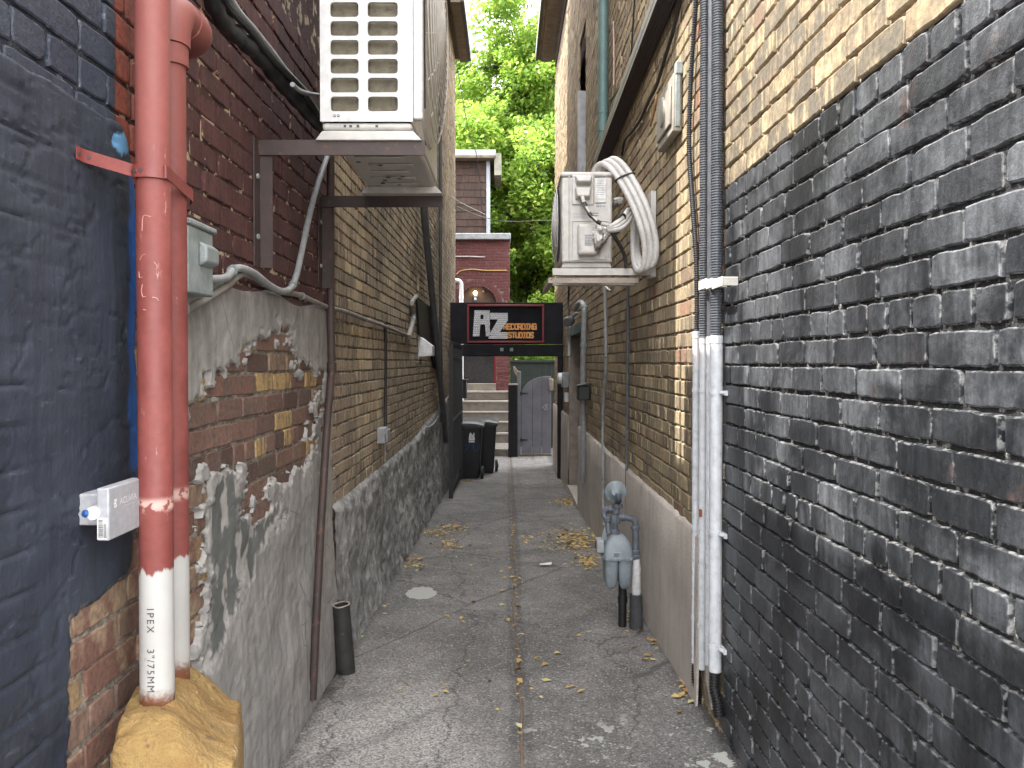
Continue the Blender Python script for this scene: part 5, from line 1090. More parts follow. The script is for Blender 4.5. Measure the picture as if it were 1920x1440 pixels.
mb = MB(); mb.box((fa.x + w_, SY - .012, fa.z + w_), (fb.x - w_, SY - .001, fb.z - w_)); mb.build('panel', pm('sign_panel_black', (.008, .009, .013), None, 9, .75, .1, spec=.2), t)
def zp(px, py): return (830 + px / 6.857, 540 + py / 6.857)   # points read off an enlargement of the sign
def letterplate(outline, hole, nm):
    P = [sp_(*zp(*q), .014) for q in outline]
    bm = bmesh.new(); o_ = [bm.verts.new(p) for p in P]; ed = [bm.edges.new((o_[i], o_[(i + 1) % len(o_)])) for i in range(len(o_))]
    if hole:
        h_ = [bm.verts.new(sp_(*zp(*q), .014)) for q in hole]; ed += [bm.edges.new((h_[i], h_[(i + 1) % len(h_)])) for i in range(len(h_))]
    bmesh.ops.triangle_fill(bm, edges=ed, use_beauty=True)
    r_ = bmesh.ops.extrude_face_region(bm, geom=bm.faces[:]); bmesh.ops.translate(bm, verts=[v for v in r_['geom'] if isinstance(v, bmesh.types.BMVert)], vec=(0, -.022, 0))
    mb = MB(); bm.verts.index_update(); mb.add([v.co for v in bm.verts], [[v.index for v in f.verts] for f in bm.faces]); bm.free(); return mb.build(nm, M['plate'], t, smooth=0)
letterplate([(412, 290), (604, 290), (606, 520), (620, 622), (556, 622), (545, 468), (485, 468), (472, 622), (388, 622)], [(488, 345), (524, 345), (526, 402), (486, 402)], 'metal_letter')
letterplate([(610, 322), (836, 322), (836, 420), (735, 568), (836, 568), (836, 652), (590, 652), (600, 600), (712, 404), (610, 404)], None, 'metal_letter')
GL = {'R': [[(0, 0), (0, 1), (.75, 1), (1, .8), (1, .6), (.75, .45), (0, .45)], [(.5, .45), (1, 0)]], 'E': [[(1, 0), (0, 0), (0, 1), (1, 1)], [(0, .5), (.8, .5)]], 'C': [[(1, .15), (.8, 0), (.2, 0), (0, .2), (0, .8), (.2, 1), (.8, 1), (1, .85)]],
      'O': [[(.2, 0), (.8, 0), (1, .2), (1, .8), (.8, 1), (.2, 1), (0, .8), (0, .2), (.2, 0)]], 'D': [[(0, 0), (.7, 0), (1, .25), (1, .75), (.7, 1), (0, 1), (0, 0)]], 'I': [[(.5, 0), (.5, 1)], [(.1, 0), (.9, 0)], [(.1, 1), (.9, 1)]], 'N': [[(0, 0), (0, 1), (1, 0), (1, 1)]],
      'G': [[(1, .85), (.8, 1), (.2, 1), (0, .8), (0, .2), (.2, 0), (1, 0), (1, .5), (.6, .5)]], 'S': [[(0, .1), (.2, 0), (.8, 0), (1, .2), (.8, .5), (.2, .5), (0, .8), (.2, 1), (.8, 1), (1, .9)]], 'T': [[(.5, 0), (.5, 1)], [(0, 1), (1, 1)]], 'U': [[(0, 1), (0, .2), (.2, 0), (.8, 0), (1, .2), (1, 1)]]}
def stroke_word(word, x0, y0, x1, y1, gap=.30):
    n = len(word); wl = (x1 - x0) / (n + (n - 1) * gap)
    for i, ch in enumerate(word):
        lx = x0 + i * wl * (1 + gap)
        mb = MB()
        for layer, (rad, dep) in enumerate(((.0105, .016),)):
            mb.mi = layer
            for path in GL[ch]:
                P = [sp_(*zp(lx + u * wl, y1 + (y0 - y1) * v_), dep) for u, v_ in path]
                for k in range(len(P) - 1):
                    d = (P[k + 1] - P[k]); l = d.length; d.normalize(); s = d.cross(V((0, 1, 0))); mb.obox((P[k] + P[k + 1]) / 2 - V((0, k * .0003, 0)), d * (l / 2 + rad * .8), s * rad, (0, .005 if layer == 0 else .004, 0))
        mb.build('letter', [M['orange'], M['deep_red']], t, smooth=0)
stroke_word('RECORDING', 786, 464, 1200, 530); stroke_word('STUDIOS', 846, 574, 1164, 638)
for px, nm, lab in ((1050.5, 'sign_post', 'black post under the right end of the sign'), (846, 'sign_post', 'black post under the left end of the sign, beside the open gate')):
    q = sp_(px, 668, -.03); mb = MB(); mb.box((q.x - .04, SY - .012, gz(SY) - .03), (q.x + .04, SY + .10, q.z - .002)); tag(mb.build(nm, M['sign_black'], None, (q.x, SY, gz(SY)), bev=.008), lab, 'post', 'posts under the sign')
# open iron gate leaf folded along the left wall
gy0, gy1, gx = 10.0, 12.05, -.70
t = thing('iron_gate', 'black iron gate leaf standing open along the far left wall', 'gate', (gx, (gy0 + gy1) / 2, gz(11)))
gtop = wy(845, 640, 11).z
mb = MB(); n = 17
for i in range(n):
    y = gy0 + (gy1 - gy0) * i / (n - 1); mb = MB(); mb.box((gx - .011, y - .011, gz(y) + .04), (gx + .011, y + .011, gtop - .1)); mb.lathe((gx, y, gtop - .1), (0, 0, 1), [(0, .011), (.03, .02), (.09, .001)], 8); mb.build('bar', M['black_iron'], t)
for z in (gz(11) + .16, gz(11) + 1.0, gtop - .22): mb = MB(); mb.box((gx - .016, gy0 - .02, z - .02), (gx + .016, gy1 + .02, z + .02)); mb.build('rail', M['black_iron'], t)
for y in (gy0 - .045, gy1 + .045): mb = MB(); mb.box((gx - .025, y - .025, gz(y) + .01), (gx + .025, y + .025, gtop - .05)); mb.build('stile', M['black_iron'], t)
# ------------------------------------------------------------------ wheelie bins
M['bin'] = pm('black_bin_plastic', (.012, .013, .015), (.017, .018, .021), 9, .42, .1); M['bin_lid'] = pm('dusty_bin_lid', (.05, .052, .058), (.025, .026, .03), 7, .4, .15)
def make_bin(cx, cy_, lab, front=True):
    g0 = gz(cy_); t = thing('wheelie_bin', lab, 'bin', (cx, cy_, g0), 'bins by the steps')
    h = .82; mb = MB(); rings = []
    for q, wx_, wy_ in ((0.0, .175, .19), (.06, .185, .20), (.5, .205, .24), (.93, .225, .275), (.935, .245, .29), (1.0, .245, .29)):
        z = g0 + .02 + q * h; r_ = .035; pts = []
        for k, (sx, sy) in enumerate(((1, 1), (-1, 1), (-1, -1), (1, -1))):
            for i in range(4): an = R(k * 90 + 30 * i); pts.append(V((cx + sx * (wx_ - r_) + r_ * math.cos(an), cy_ + sy * (wy_ - r_) + (.03 * (1 - q)) + r_ * math.sin(an), z)))
        rings.append(pts)
    loft(mb, rings); body = mb.build('body', M['bin'], t)
    zt = g0 + .02 + h; mb = MB(); n = 12; vs = []; fs = []
    for j in range(n + 1):
        for i in range(n + 1):
            u, v_ = i / n * 2 - 1, j / n * 2 - 1; e = max(abs(u), abs(v_)); vs.append(V((cx + u * .258, cy_ + v_ * .305 - .01, zt + .012 + .030 * (1 - u * u) + .032 * (1 - e ** 6) + .018 * v_)))
    for j in range(n):
        for i in range(n): a = j * (n + 1) + i; fs.append((a, a + 1, a + n + 2, a + n + 1))
    m_ = len(vs); vs += [v - V((0, 0, .035)) for v in vs]; fs += [tuple(m_ + k for k in f[::-1]) for f in fs[:n * n]]
    per = [i for i in range(n + 1)] + [(n + 1) * j + n for j in range(1, n + 1)] + [(n + 1) * n + i for i in range(n - 1, -1, -1)] + [(n + 1) * j for j in range(n - 1, 0, -1)]
    for k in range(len(per)): a, b = per[k], per[(k + 1) % len(per)]; fs.append((a, a + m_, b + m_, b))
    mb.add(vs, fs); mb.build('lid', M['bin_lid'], t)
    mb = MB(); mb.tube([V((cx - .17, cy_ + .29, zt - .01)), V((cx - .17, cy_ + .36, zt + .02)), V((cx + .17, cy_ + .36, zt + .02)), V((cx + .17, cy_ + .29, zt - .01))], .016, 10); mb.build('handle', M['bin'], t)
    for s in (-1, 1):
        mb = MB(); mb.lathe((cx + s * .20, cy_ + (.19 if not front else -.13), g0 + .10), (s, 0, 0), [(0, .095), (.01, .10), (.035, .10), (.045, .092)], 22); wh = mb.build('wheel', M['rubber'], t)
        mb = MB(); mb.lathe((cx + s * .246, cy_ + (.19 if not front else -.13), g0 + .10), (s, 0, 0), [(0, .055), (.004, .05), (.012, .015)], 16); mb.build('hub', M['bin'], wh)
    return t, body, zt
b1_, bd1, zt1 = make_bin(wg(884, 890).x - .035, 12.35, 'black wheelie bin with white emblem and blue scrawl, nearest the sign')
b2_x = make_bin(-.40, 13.05, 'black wheelie bin standing behind the marked one', False)
g0 = gz(12.35)
def bf(px, py, d=.003):   # on the front face of the near bin (it leans outward to the top)
    p = wy(px, py, 12.10); q = (p.z - g0 - .02) / .82; y = 12.35 - (.19 + .085 * min(max(q, 0), .93) / .93) + .03 * (1 - q); p = wy(px, py, y); p.y = y - d; return p
mb = MB()
mb.prism([bf(879, 826), bf(879.5, 818), bf(881, 812), bf(883, 811), bf(884.5, 815), bf(886.5, 815), bf(888, 811), bf(890, 812), bf(889.5, 818), bf(890.5, 824), bf(890, 826)], (0, -.002, 0)); mb.prism([bf(879, 829.5), bf(890, 829.5), bf(890, 827), bf(879, 827)], (0, -.002, 0)); mb.build('emblem', M['paper'], bd1, smooth=0)
mb = MB()
for path in ([(871, 834), (882, 833), (876, 840), (870, 847)], [(884, 847), (886, 834), (890, 835), (886, 840), (891, 846)], [(893, 834), (893, 846), (897, 840), (899, 834)]):
    P = [bf(a, b, .002) for a, b in path]
    for k in range(len(P) - 1):
        d = P[k + 1] - P[k]; l = d.length; d.normalize(); s = d.cross(V((0, 1, 0))); mb.obox((P[k] + P[k + 1]) / 2 - V((0, .0006 * k, 0)), d * (l / 2 + .006), s * .010, (0, .0008, 0))
mb.build('scrawl', pm('blue_spray', (.012, .045, .11), None, 40, .5, 0), bd1, smooth=0)
# ------------------------------------------------------------------ steps and the crimson porch house
M['step'] = pm('worn_step_concrete', (.19, .172, .146), (.135, .12, .102), 7, .9, .4, 0, dirt=(.08, .07, .06), dthr=.66); M['nosing'] = pm('pale_step_edge', (.40, .38, .34), (.30, .285, .255), 16, .85, .3)
zs_, ys_ = [], []
nos = [(841, 16.4), (812, 17.55), (790.4, 17.83), (771.5, 18.11), (751.8, 18.39), (733.5, 18.67), (719, 18.95)]
xs0, xs1 = -1.25, wy(955, 790, 17.8).x
t = thing('concrete_steps', 'worn concrete steps rising to the crimson house door', 'steps', (-.6, 17.5, gz(17)))
mb = MB()
for i, (py_, y) in enumerate(nos):
    z = wy(900, py_, y).z; zb_ = (wy(900, nos[i - 1][0], nos[i - 1][1]).z if i else gz(17) - .1)
    x1 = wy(930, 719, y).x if i == 6 else xs1
    mb.box((xs0, y, zb_ - (.001 if i else 0)), (x1, 19.02, z))
mb.build('steps', M['step'], t, bev=.006)
for i, (py_, y) in enumerate(nos[:6]):
    z = wy(900, py_, y).z; mb = MB(); mb.box((xs0, y - .012, z - .035), (xs1 + .002, y + .03, z + .004)); mb.build('nosing', M['nosing'], t, bev=.006)
HYc = 19.0
def hp(px, py, y=HYc): return wy(px, py, y)
hx1 = hp(956, 600).x; hz1 = hp(900, 449).z; hb = -.85
t = thing('porch_house', 'crimson painted brick porch house with arched doorway at the end of the alley', 'house', (-.6, HYc, hb))
dx0, dx1 = hp(868, 600).x, hp(926, 600).x; dzb, dzs = hp(900, 718).z, hp(900, 572).z; acx, acr = hp(895, 600).x, hp(930, 600).x - hp(895, 600).x
def arch_skip(u, z):
    X, Z = -2.2 + u, hb + z; r_ = math.hypot(X - acx, Z - dzs)
    if Z > dzs and r_ < acr + .01: return 2
    return 1 if (Z > dzs - .02 and r_ < acr + .16) else 0
ho = ((dx0 + 2.2), (dx1 + 2.2 + .05), 0, dzs - hb)
brickwork((-2.2, HYc, hb), (1, 0, 0), (0, -1, 0), hx1 + 2.2, hz1 - hb, .072, .225, [M['pb'], M['pmort']], 'wall', t, holes=[ho], near=lambda u, z: 0, seed=21, hdr=0, skip=arch_skip, mstep=.04, rec=.008)
mb = MB(); nv_ = 26
for ring in (0, 1):
    for i in range(nv_):
        a0, a1 = math.pi * (i + .08) / nv_, math.pi * (i + .92) / nv_; ra, rb = acr + .012 + ring * .078, acr + .083 + ring * .078
        mb.prism([(acx + r_ * math.cos(a), HYc + .002, dzs + r_ * math.sin(a)) for r_, a in ((ra, a0), (rb, a0), (rb, a1), (ra, a1))], (0, -.006, 0))
g_ = G('crimson_arch'); n_ = g_.noise(12, 4); mb.build('arch_ring', g_.done(g_.mix(n_, (.075, .019, .019), (.125, .04, .037)), .8), t, smooth=0)
mb = MB(); mb.box((-3, HYc + .26, hb), (hx1, 24, hz1)); mb.box((hx1 - .04, HYc + .015, hb), (hx1 - .001, HYc + .26, hz1)); mb.build('shell', pm('dark_crimson_render', (.05, .016, .016), None, 5, .85, .3), t)
M['red_trim'] = pm('red_door_trim', (.26, .015, .02), (.20, .012, .016), 9, .45, .1)
mb = MB(); mb.box((dx0 + .01, HYc + .14, dzb), (dx1, HYc + .18, dzs - .06)); d_ = mb.build('door', pm('dark_glass_door', (.018, .017, .018), (.03, .028, .028), 4, .25, .05), t)
mb = MB(); mb.box((dx1, HYc + .06, dzb), (dx1 + .075, HYc + .2, dzs - .061)); mb.box((dx0 - .0, HYc + .06, dzs - .06), (dx1 + .075, HYc + .2, dzs + .02)); mb.build('door_frame', M['red_trim'], t, bev=.004)
mb = MB(); mb.prism([(acx - acr * .98 * math.cos(a), HYc + .12, dzs + .021 + acr * .98 * math.sin(a)) for a in np.linspace(0, math.pi, 22)], (0, .05, 0)); mb.build('transom_board', pm('brown_transom_wood', (.085, .050, .035), (.06, .036, .026), 9, .7, .3), t)
mb = MB(); a, b = hp(862, 450, HYc - .12), hp(957.5, 437, HYc - .12); mb.box((-2.4, HYc - .12, a.z + .02), (b.x, HYc + .6, b.z)); mb.build('eave_flashing', pm('pale_blue_grey_flashing', (.25, .27, .28), (.18, .195, .20), 8, .5, .15), t, bev=.012)
UY = 20.4
def shingles():
    g = G('brown_shingles'); n = g.noise(1, 5, g.comb(g.m('MULTIPLY', g.x, 22), 0, g.m('MULTIPLY', g.z, 3))); a = g.attr('bk')
    col = g.ramp(a[0], [(0, (.034, .019, .014)), (.4, (.048, .027, .019)), (.75, (.026, .016, .013)), (1, (.058, .035, .025))]); col = g.mulc(col, g.step(n, .3, .7, .7, 1.2)); g.bump(n, .5, .01); return g.done(col, .9)
M['shingle'] = shingles()
ux1, uz0, uz1 = hp(912, 400, UY).x, hp(900, 438, UY).z, hp(900, 302, UY).z
vs, fs, at = [], [], []; rr = random.Random(12); z = uz0; k = 0
while z < uz1:
    x = -2.4 + rr.uniform(-.1, .1)
    while x < ux1:
        w2 = rr.uniform(.09, .20); x1 = min(x + w2 - .006, ux1); r_ = rr.random(); zt = z + .235; zb_ = z + rr.uniform(-.012, .004); b_ = len(vs)
        vs += [(x, UY - .028, zb_), (x1, UY - .028, zb_), (x1, UY - .006, zt), (x, UY - .006, zt), (x, UY, zb_), (x1, UY, zb_)]; fs += [(b_, b_ + 1, b_ + 2, b_ + 3), (b_ + 4, b_ + 5, b_ + 1, b_)]; at += [r_, r_, 0, 1] * 6; x += w2
    z += .185
me = bpy.data.meshes.new('shingled_wall'); me.from_pydata([V(v) - t.location for v in vs], [], fs); me.materials.append(M['shingle']); a_ = me.attributes.new('bk', 'FLOAT_COLOR', 'POINT'); a_.data.foreach_set('color', at); link('shingled_wall', me, t, None, 0)
mb = MB(); mb.box((-3, UY, uz0 - .3), (ux1 - .01, 24, uz1)); mb.build('upper_shell', pm('brown_wood', (.10, .062, .048), None, 6, .85, .2), t)
M['pale_trim'] = pm('pale_blue_trim', (.30, .335, .37), (.24, .265, .29), 9, .55, .1)
mb = MB(); mb.box((ux1, UY - .05, uz0 - .1), (hp(919, 400, UY).x, UY + .1, uz1 - .002)); mb.build('corner_trim', M['pale_trim'], t, bev=.005)
mb = MB(); a = hp(928, 300, UY - .3); mb.box((-2.6, UY - .35, uz1), (a.x, 24, uz1 + .05)); mb.mi = 1; mb.box((-2.6, UY - .36, uz1 + .0505), (a.x + .02, 24.1, uz1 + .2)); mb.build('upper_roof', [M['eave'], pm('tin_roof_edge', (.27, .28, .28), (.19, .20, .20), 8, .45, .1)], t)
mb = MB(); mb.box((hp(927, 300, UY).x, UY - .2, uz1 - .4), (hp(940, 300, UY).x, UY + 1.2, uz1 + .15)); mb.build('side_gutter', pm('olive_fascia', (.20, .20, .15), (.12, .12, .09), 8, .6, .2), t)
# things fixed to the house
def glow(name, col, s):
    g = G(name); e = g.t.nodes.new('ShaderNodeEmission'); e.inputs[0].default_value = (*col, 1); e.inputs[1].default_value = s; g.t.links.new(e.outputs[0], g.out.inputs[0]); return g.mat
q = hp(891, 553, HYc); t = thing('porch_lamp', 'lit bare bulb lamp above the arched crimson doorway', 'lamp', q)
mb = MB(); mb.lathe(q + V((0, .10, -.02)), (0, -1, -.15), [(0, .05), (.03, .055), (.05, .04), (.08, .03)], 16); mb.build('base', M['galv'], t)
mb = MB(); mb.lathe(q + V((0, .03, .01)), (0, -.5, 1), [(0, .018), (.02, .035), (.05, .045), (.08, .03), (.09, .005)], 16); mb.build('bulb', glow('lit_bulb', (1, .74, .42), 6.0), t)
mb = MB(); q2 = q + V((0, .03, -.08)); mb.lathe(q2, (.1, -1, -.8), [(0, .03), (.06, .04), (.09, .035)], 14); mb.build('spot_head', M['galv'], t)
q = hp(906, 547, HYc); t = thing('camera_mount', 'small white security camera under the arch beside the lit bulb', 'camera', q)
mb = MB(); mb.lathe(q + V((0, .1, .02)), (0, -1, -.3), [(0, .022), (.06, .022), (.065, .018)], 14); mb.build('body', M['white_pvc'], t); mb = MB(); mb.lathe(q + V((0, .034, .0)), (0, -1, -.3), [(0, .016), (.006, .014)], 12); mb.build('lens', M['ink'], t)
p = [hp(861, 800, 18.3), hp(864, 700, 18.6), hp(864, 620, 18.7), hp(865, 535, 18.7), hp(866, 522, 18.7), hp(862, 514, 18.7), hp(852, 511, 18.7)]
t = thing('downpipe', 'white round downpipe with a bent top beside the crimson house door', 'pipe', (p[1].x, 18.6, -.6)); X = hp(865, 650, 18.6).x
mb = MB(); mb.tube([V((X, 18.6, -.75)), V((X, 18.6, hp(865, 535, 18.6).z))] + [V((X - .09 * (1 - math.cos(a)), 18.6, hp(865, 535, 18.6).z + .11 * math.sin(a))) for a in np.linspace(.2, math.pi / 2, 7)] + [V((X - .35, 18.6, hp(865, 535, 18.6).z + .12))], .050, 18); mb.build('pipe', M['pvc'], t)
mb = MB(); mb.lathe((X, 18.6, hp(865, 560, 18.6).z), (0, 0, 1), [(0, .058), (.06, .058)], 18); mb.build('collar', M['pvc'], t)
for py_, lab in ((482, 'short pale pipe stub across the upper crimson brick'), (507, 'yellow cable run across the crimson brick above the arch')):
    if py_ == 482: thin_run('pipe', lab, 'pipe', [hp(850, 481, HYc - .03), hp(880, 481, HYc - .03), hp(909, 482, HYc - .03)], .014, M['tape'])
    else: thin_run('cable', lab, 'cable', [hp(856, 514, HYc - .02), hp(864, 508, HYc - .02), hp(885, 505, HYc - .02), hp(910, 507, HYc - .02), hp(950, 507, HYc - .02)], .014, pm('yellow_cable', (.45, .30, .10), None, 20, .5, .05))
# mailbox on a weathered post, left of the steps
q = wy(866, 748, 15.6); t = thing('post_box', 'black letter box on a weathered post left of the steps', 'letter box', (q.x, 15.6, gz(15.6)))
mb = MB(); a, b = wy(860, 747, 15.5), wy(875, 714, 15.5); mb.box((a.x, 15.5, a.z), (b.x, 15.72, b.z)); bx = mb.build('box', M['black_iron'], t, bev=.012); mb = MB(); mb.box((a.x - .02, 15.47, b.z), (b.x + .02, 15.75, b.z + .03)); mb.build('lid', M['black_iron'], t, bev=.008)
mb = MB(); mb.box((wy(857, 800, 15.6).x, 15.6, gz(15.6) - .05), (wy(862, 800, 15.6).x, 15.68, b.z - .05)); mb.build('post', pm('weathered_wood', (.15, .135, .115), (.09, .08, .068), 14, .9, .5), t); M['wood'] = bpy.data.materials['weathered_wood']
mb = MB(); mb.box((wy(855, 800, 15.4).x, 15.4, wy(855, 751, 15.4).z), (wy(861, 800, 15.4).x, 15.47, wy(855, 723, 15.4).z)); mb.build('pale_panel', M['pale_trim'], t, bev=.006)
# ------------------------------------------------------------------ plank gate, black panel, green fence
GY = 16.4
def gp_(px, py, y=GY): return wy(px, py, y)
M['gate'] = pm('slate_grey_gate_paint', (.155, .162, .185), (.13, .137, .158), 6, .55, .15)
t = thing('plank_gate', 'slate grey plank gate with a curved top and black hinges', 'gate', gp_(1005, 856))
gb_ = gp_(1000, 852).z; xs_g = [gp_(v, 800).x for v in (977, 998, 1016, 1033.5)]
for i in range(3):
    xa, xb = xs_g[i] + .004, xs_g[i + 1] - .004; pts = []
    for k in range(9):
        x = xa + (xb - xa) * k / 8; px_ = VX + x / GY * F; q_ = min(max((px_ - 978) / (1026 - 978), 0), 1); py_ = 741 - 35.5 * math.sqrt(max(1 - (1 - q_) ** 2, 0)); pts.append((x, GY, gp_(1000, py_).z))
    mb = MB(); mb.prism([(xa, GY, gb_), (xb, GY, gb_)] + pts[::-1], (0, .035, 0)); mb.build('plank', M['gate'], t, bev=.006)
mb = MB(); mb.box((gp_(970, 800).x, GY - .02, gz(GY) - .05), (gp_(976.5, 800).x, GY + .08, gp_(975, 696).z)); mb.build('post', M['gate'], t, bev=.006)
for py_ in (738, 825):
    a = gp_(975, py_); mb = MB(); mb.prism([a + V((0, -.012, -.05)), a + V((.045, -.012, -.02)), a + V((.16, -.012, -.006)), a + V((.16, -.012, .012)), a + V((.045, -.012, .022)), a + V((0, -.012, .05))], (0, -.008, 0)); mb.build('hinge', M['black_iron'], t)
mb = MB(); P = [gp_(x_, y_) + V((0, -.02, 0)) for x_, y_ in ((1017, 762), (1022, 768), (1026, 766), (1022, 760), (1027, 759))]; mb.tube(spline(P, 5), .008, 8); mb.build('latch_loop', M['pale_trim'], t)
mb = MB(); mb.box((gp_(975, 0).x, GY - .04, gz(GY) - .04), (gp_(1036, 0).x, GY + .15, gz(GY) + .045)); tag(mb.build('gate_sill', M['wood'], None, (.6, GY, gz(GY)), bev=.012), 'old timber sill under the slate grey plank gate', 'sill')
mb = MB(); a, b = gp_(1029.5, 732, GY - .1), gp_(1037.5, 710, GY - .1); mb.box((a.x, GY - .1, a.z), (b.x, GY + .02, b.z)); tag(mb.build('gate_box', pm('cream_box', (.36, .34, .28), None, 9, .6, .1), None, (a.x, GY, a.z), bev=.01), 'small cream box on the wall at the latch side of the plank gate', 'box')
mb = MB(); a, b = gp_(953, 850, 16.2), gp_(970.5, 722, 16.2); mb.box((a.x, 16.2, gz(16.2) - .05), (b.x, 16.32, b.z)); tg = mb.build('boarded_screen', M['sign_black'], None, (a.x, 16.2, gz(16.2)), bev=.01); tag(tg, 'black boarded screen between the steps and the plank gate', 'screen')
mb = MB(); mb.box((a.x, 16.19, b.z + .001), (b.x + .01, 16.34, b.z + .025)); mb.build('capping', M['nosing'], tg)
mb = MB(); P = [wy(a, b, 16.5) for a, b in ((963, 686), (967, 690), (972, 696), (974, 702), (974, 722), (970, 722), (969, 706), (965, 700), (962, 694))]; mb.prism(P, (0, .10, 0)); tag(mb.build('broken_post', pm('pale_split_wood', (.34, .27, .19), (.20, .16, .115), 12, .9, .6), None, P[0], bev=.01), 'splintered pale timber post above the black panel', 'post')
mb = MB(); y = 18.4; P = [];
t = thing('board_fence', 'dark green board fence behind the plank gate', 'fence', (.6, y, gz(18)))
x = wy(957, 700, y).x; ztop = wy(1000, 680, y).z; M['green_fence'] = pm('dark_green_boards', (.018, .030, .024), (.013, .022, .018), 8, .65, .3)
while x < 3.4: mb = MB(); mb.box((x, y, gz(18) - .1), (x + .135, y + .022, ztop)); mb.build('board', M['green_fence'], t, bev=.004); x += .1355
mb = MB(); mb.box((wy(957, 700, y).x - .03, y - .03, ztop), (3.45, y + .06, ztop + .06)); mb.build('top_rail', M['green_fence'], t, bev=.006)
# right-hand fittings near the sign
q = wx(1071, 602, XR - .08); t = thing('security_camera', 'dark security camera above the doorway in the right wall', 'camera', q)
mb = MB(); mb.lathe(q + V((-.0, .1, .01)), (-.3, -1, -.15), [(0, .05), (.02, .06), (.15, .06), (.17, .052)], 18); mb.build('body', M['flex'], t); mb = MB(); mb.lathe(q + V((-.052, -.072, -.015)), (-.3, -1, -.15), [(0, .045), (.004, .04)], 16); mb.build('lens', M['ink'], t); mb = MB(); mb.tube([q + V((.01, .06, .04)), q + V((.05, .06, .09)), V((XR, q.y + .06, q.z + .10))], .02, 10); mb.build('bracket', M['flex'], t)
thin_run('conduit', 'short pale conduit below the security camera', 'conduit', rw([(1068, 612), (1067, 640), (1067.5, 668)], XR - .06), .020, M['conduit'])
a, b = wx(1090, 746, XR - .02), wx(1078, 722, XR - .11); t = thing('post_box', 'black letter box on the right wall beside the recessed doorway', 'letter box', (XR, a.y, a.z)); y = wx(1085, 730, XR - .12).y
mb = MB(); mb.box((XR - .13, y - .10, wx(1085, 748, XR - .1).z), (XR - .014, y + .12, wx(1085, 722, XR - .1).z)); mb.build('box', M['black_iron'], t, bev=.01); mb = MB(); mb.prism([(XR - .145, y - .115, wx(1085, 721.5, XR - .1).z), (XR - .01, y - .115, wx(1085, 721.5, XR - .1).z), (XR - .01, y - .115, wx(1085, 715, XR - .1).z)], (0, .25, 0)); mb.build('lid', M['black_iron'], t, bev=.004)
t = thing('electric_meter', 'small grey electric meter cabinet on the far right wall under the sign', 'electric meter', wx(1060, 727, XR)); y = wx(1060, 712, XR - .06).y
mb = MB(); mb.box((XR - .10, y - .05, wx(1060, 727, XR - .06).z), (XR - .013, y + .3, wx(1060, 699, XR - .06).z)); mb.build('cabinet', M['galv'], t, bev=.01); mb = MB(); mb.lathe((XR - .10, y + .12, wx(1060, 710, XR - .06).z), (-1, 0, 0), [(0, .08), (.05, .078), (.06, .06)], 20); mb.build('glass_cover', M['white_pvc'], t)
mb = MB(); mb.box((XR - .07, y + .02, wx(1060, 754, XR - .06).z), (XR - .013, y + .12, wx(1060, 736, XR - .06).z)); mb.build('lower_box', M['white_pvc'], t, bev=.006)
# ------------------------------------------------------------------ house far behind the tree
t = thing('pink_house', 'pale pink brick house half hidden behind the tree', 'house', (2.5, 46, -.6))
mb = MB(); mb.box((-3.5, 46, -.8), (9, 56, 7.6)); g_ = G('pink_brick_wall'); bt = g_.t.nodes.new('ShaderNodeTexBrick'); bt.inputs['Scale'].default_value = 1; bt.inputs['Color1'].default_value = (.46, .28, .22, 1); bt.inputs['Color2'].default_value = (.40, .24, .19, 1); bt.inputs['Mortar'].default_value = (.45, .38, .33, 1); bt.inputs['Brick Width'].default_value = .22; bt.inputs['Row Height'].default_value = .075; bt.inputs['Mortar Size'].default_value = .01
g_.set(bt.inputs['Vector'], g_.comb(g_.x, g_.z, 0)); mb.build('wall', g_.done(bt.outputs['Color'], .9), t)
mb = MB(); mb.prism([(-4, 45.7, 7.601), (9.5, 45.7, 7.601), (9.5, 51, 10.5), (-4, 51, 10.5)], (0, 0, .2)); mb.prism([(-4, 56.3, 7.601), (9.5, 56.3, 7.601), (9.5, 51, 10.5), (-4, 51, 10.5)], (0, 0, .2)); mb.build('roof', M['roof'], t)
for x in (.2, 3.0, 6.0):
    for z in (.9, 4.2):
        mb = MB(); mb.box((x, 45.95, z), (x + 1.0, 46.0, z + 1.6)); w0 = mb.build('window', M['trim_white'], t); mb = MB(); mb.box((x + .08, 45.93, z + .08), (x + .92, 45.949, z + 1.52)); mb.build('pane', M['glass'], w0)
# ------------------------------------------------------------------ tree and shrub
def leafmat(name, c1, c2):
    g = G(name); a = g.attr('lf'); col = g.mix(g.step(a[1], .8, .95), g.mix(a[0], c1, c2), (.36, .40, .07)); col = g.mulc(col, g.step(g.noise(.55, 3), .3, .7, .85, 1.25)); g.set(g.b.inputs['Base Color'], col); g.b.inputs['Roughness'].default_value = .5
    tr = g.t.nodes.new('ShaderNodeBsdfTranslucent'); g.set(tr.inputs[0], g.mix(a[0], tuple(q * 1.5 for q in c1), tuple(q * 1.5 for q in c2))); mx = g.t.nodes.new('ShaderNodeMixShader'); mx.inputs[0].default_value = .45
    g.t.links.new(g.b.outputs[0], mx.inputs[1]); g.t.links.new(tr.outputs[0], mx.inputs[2]); g.t.links.new(mx.outputs[0], g.out.inputs[0]); return g.mat
M['leaf'] = leafmat('maple_leaves', (.10, .205, .030), (.27, .375, .055)); M['bark'] = pm('tree_bark', (.060, .050, .042), (.035, .030, .026), 9, .9, .8)
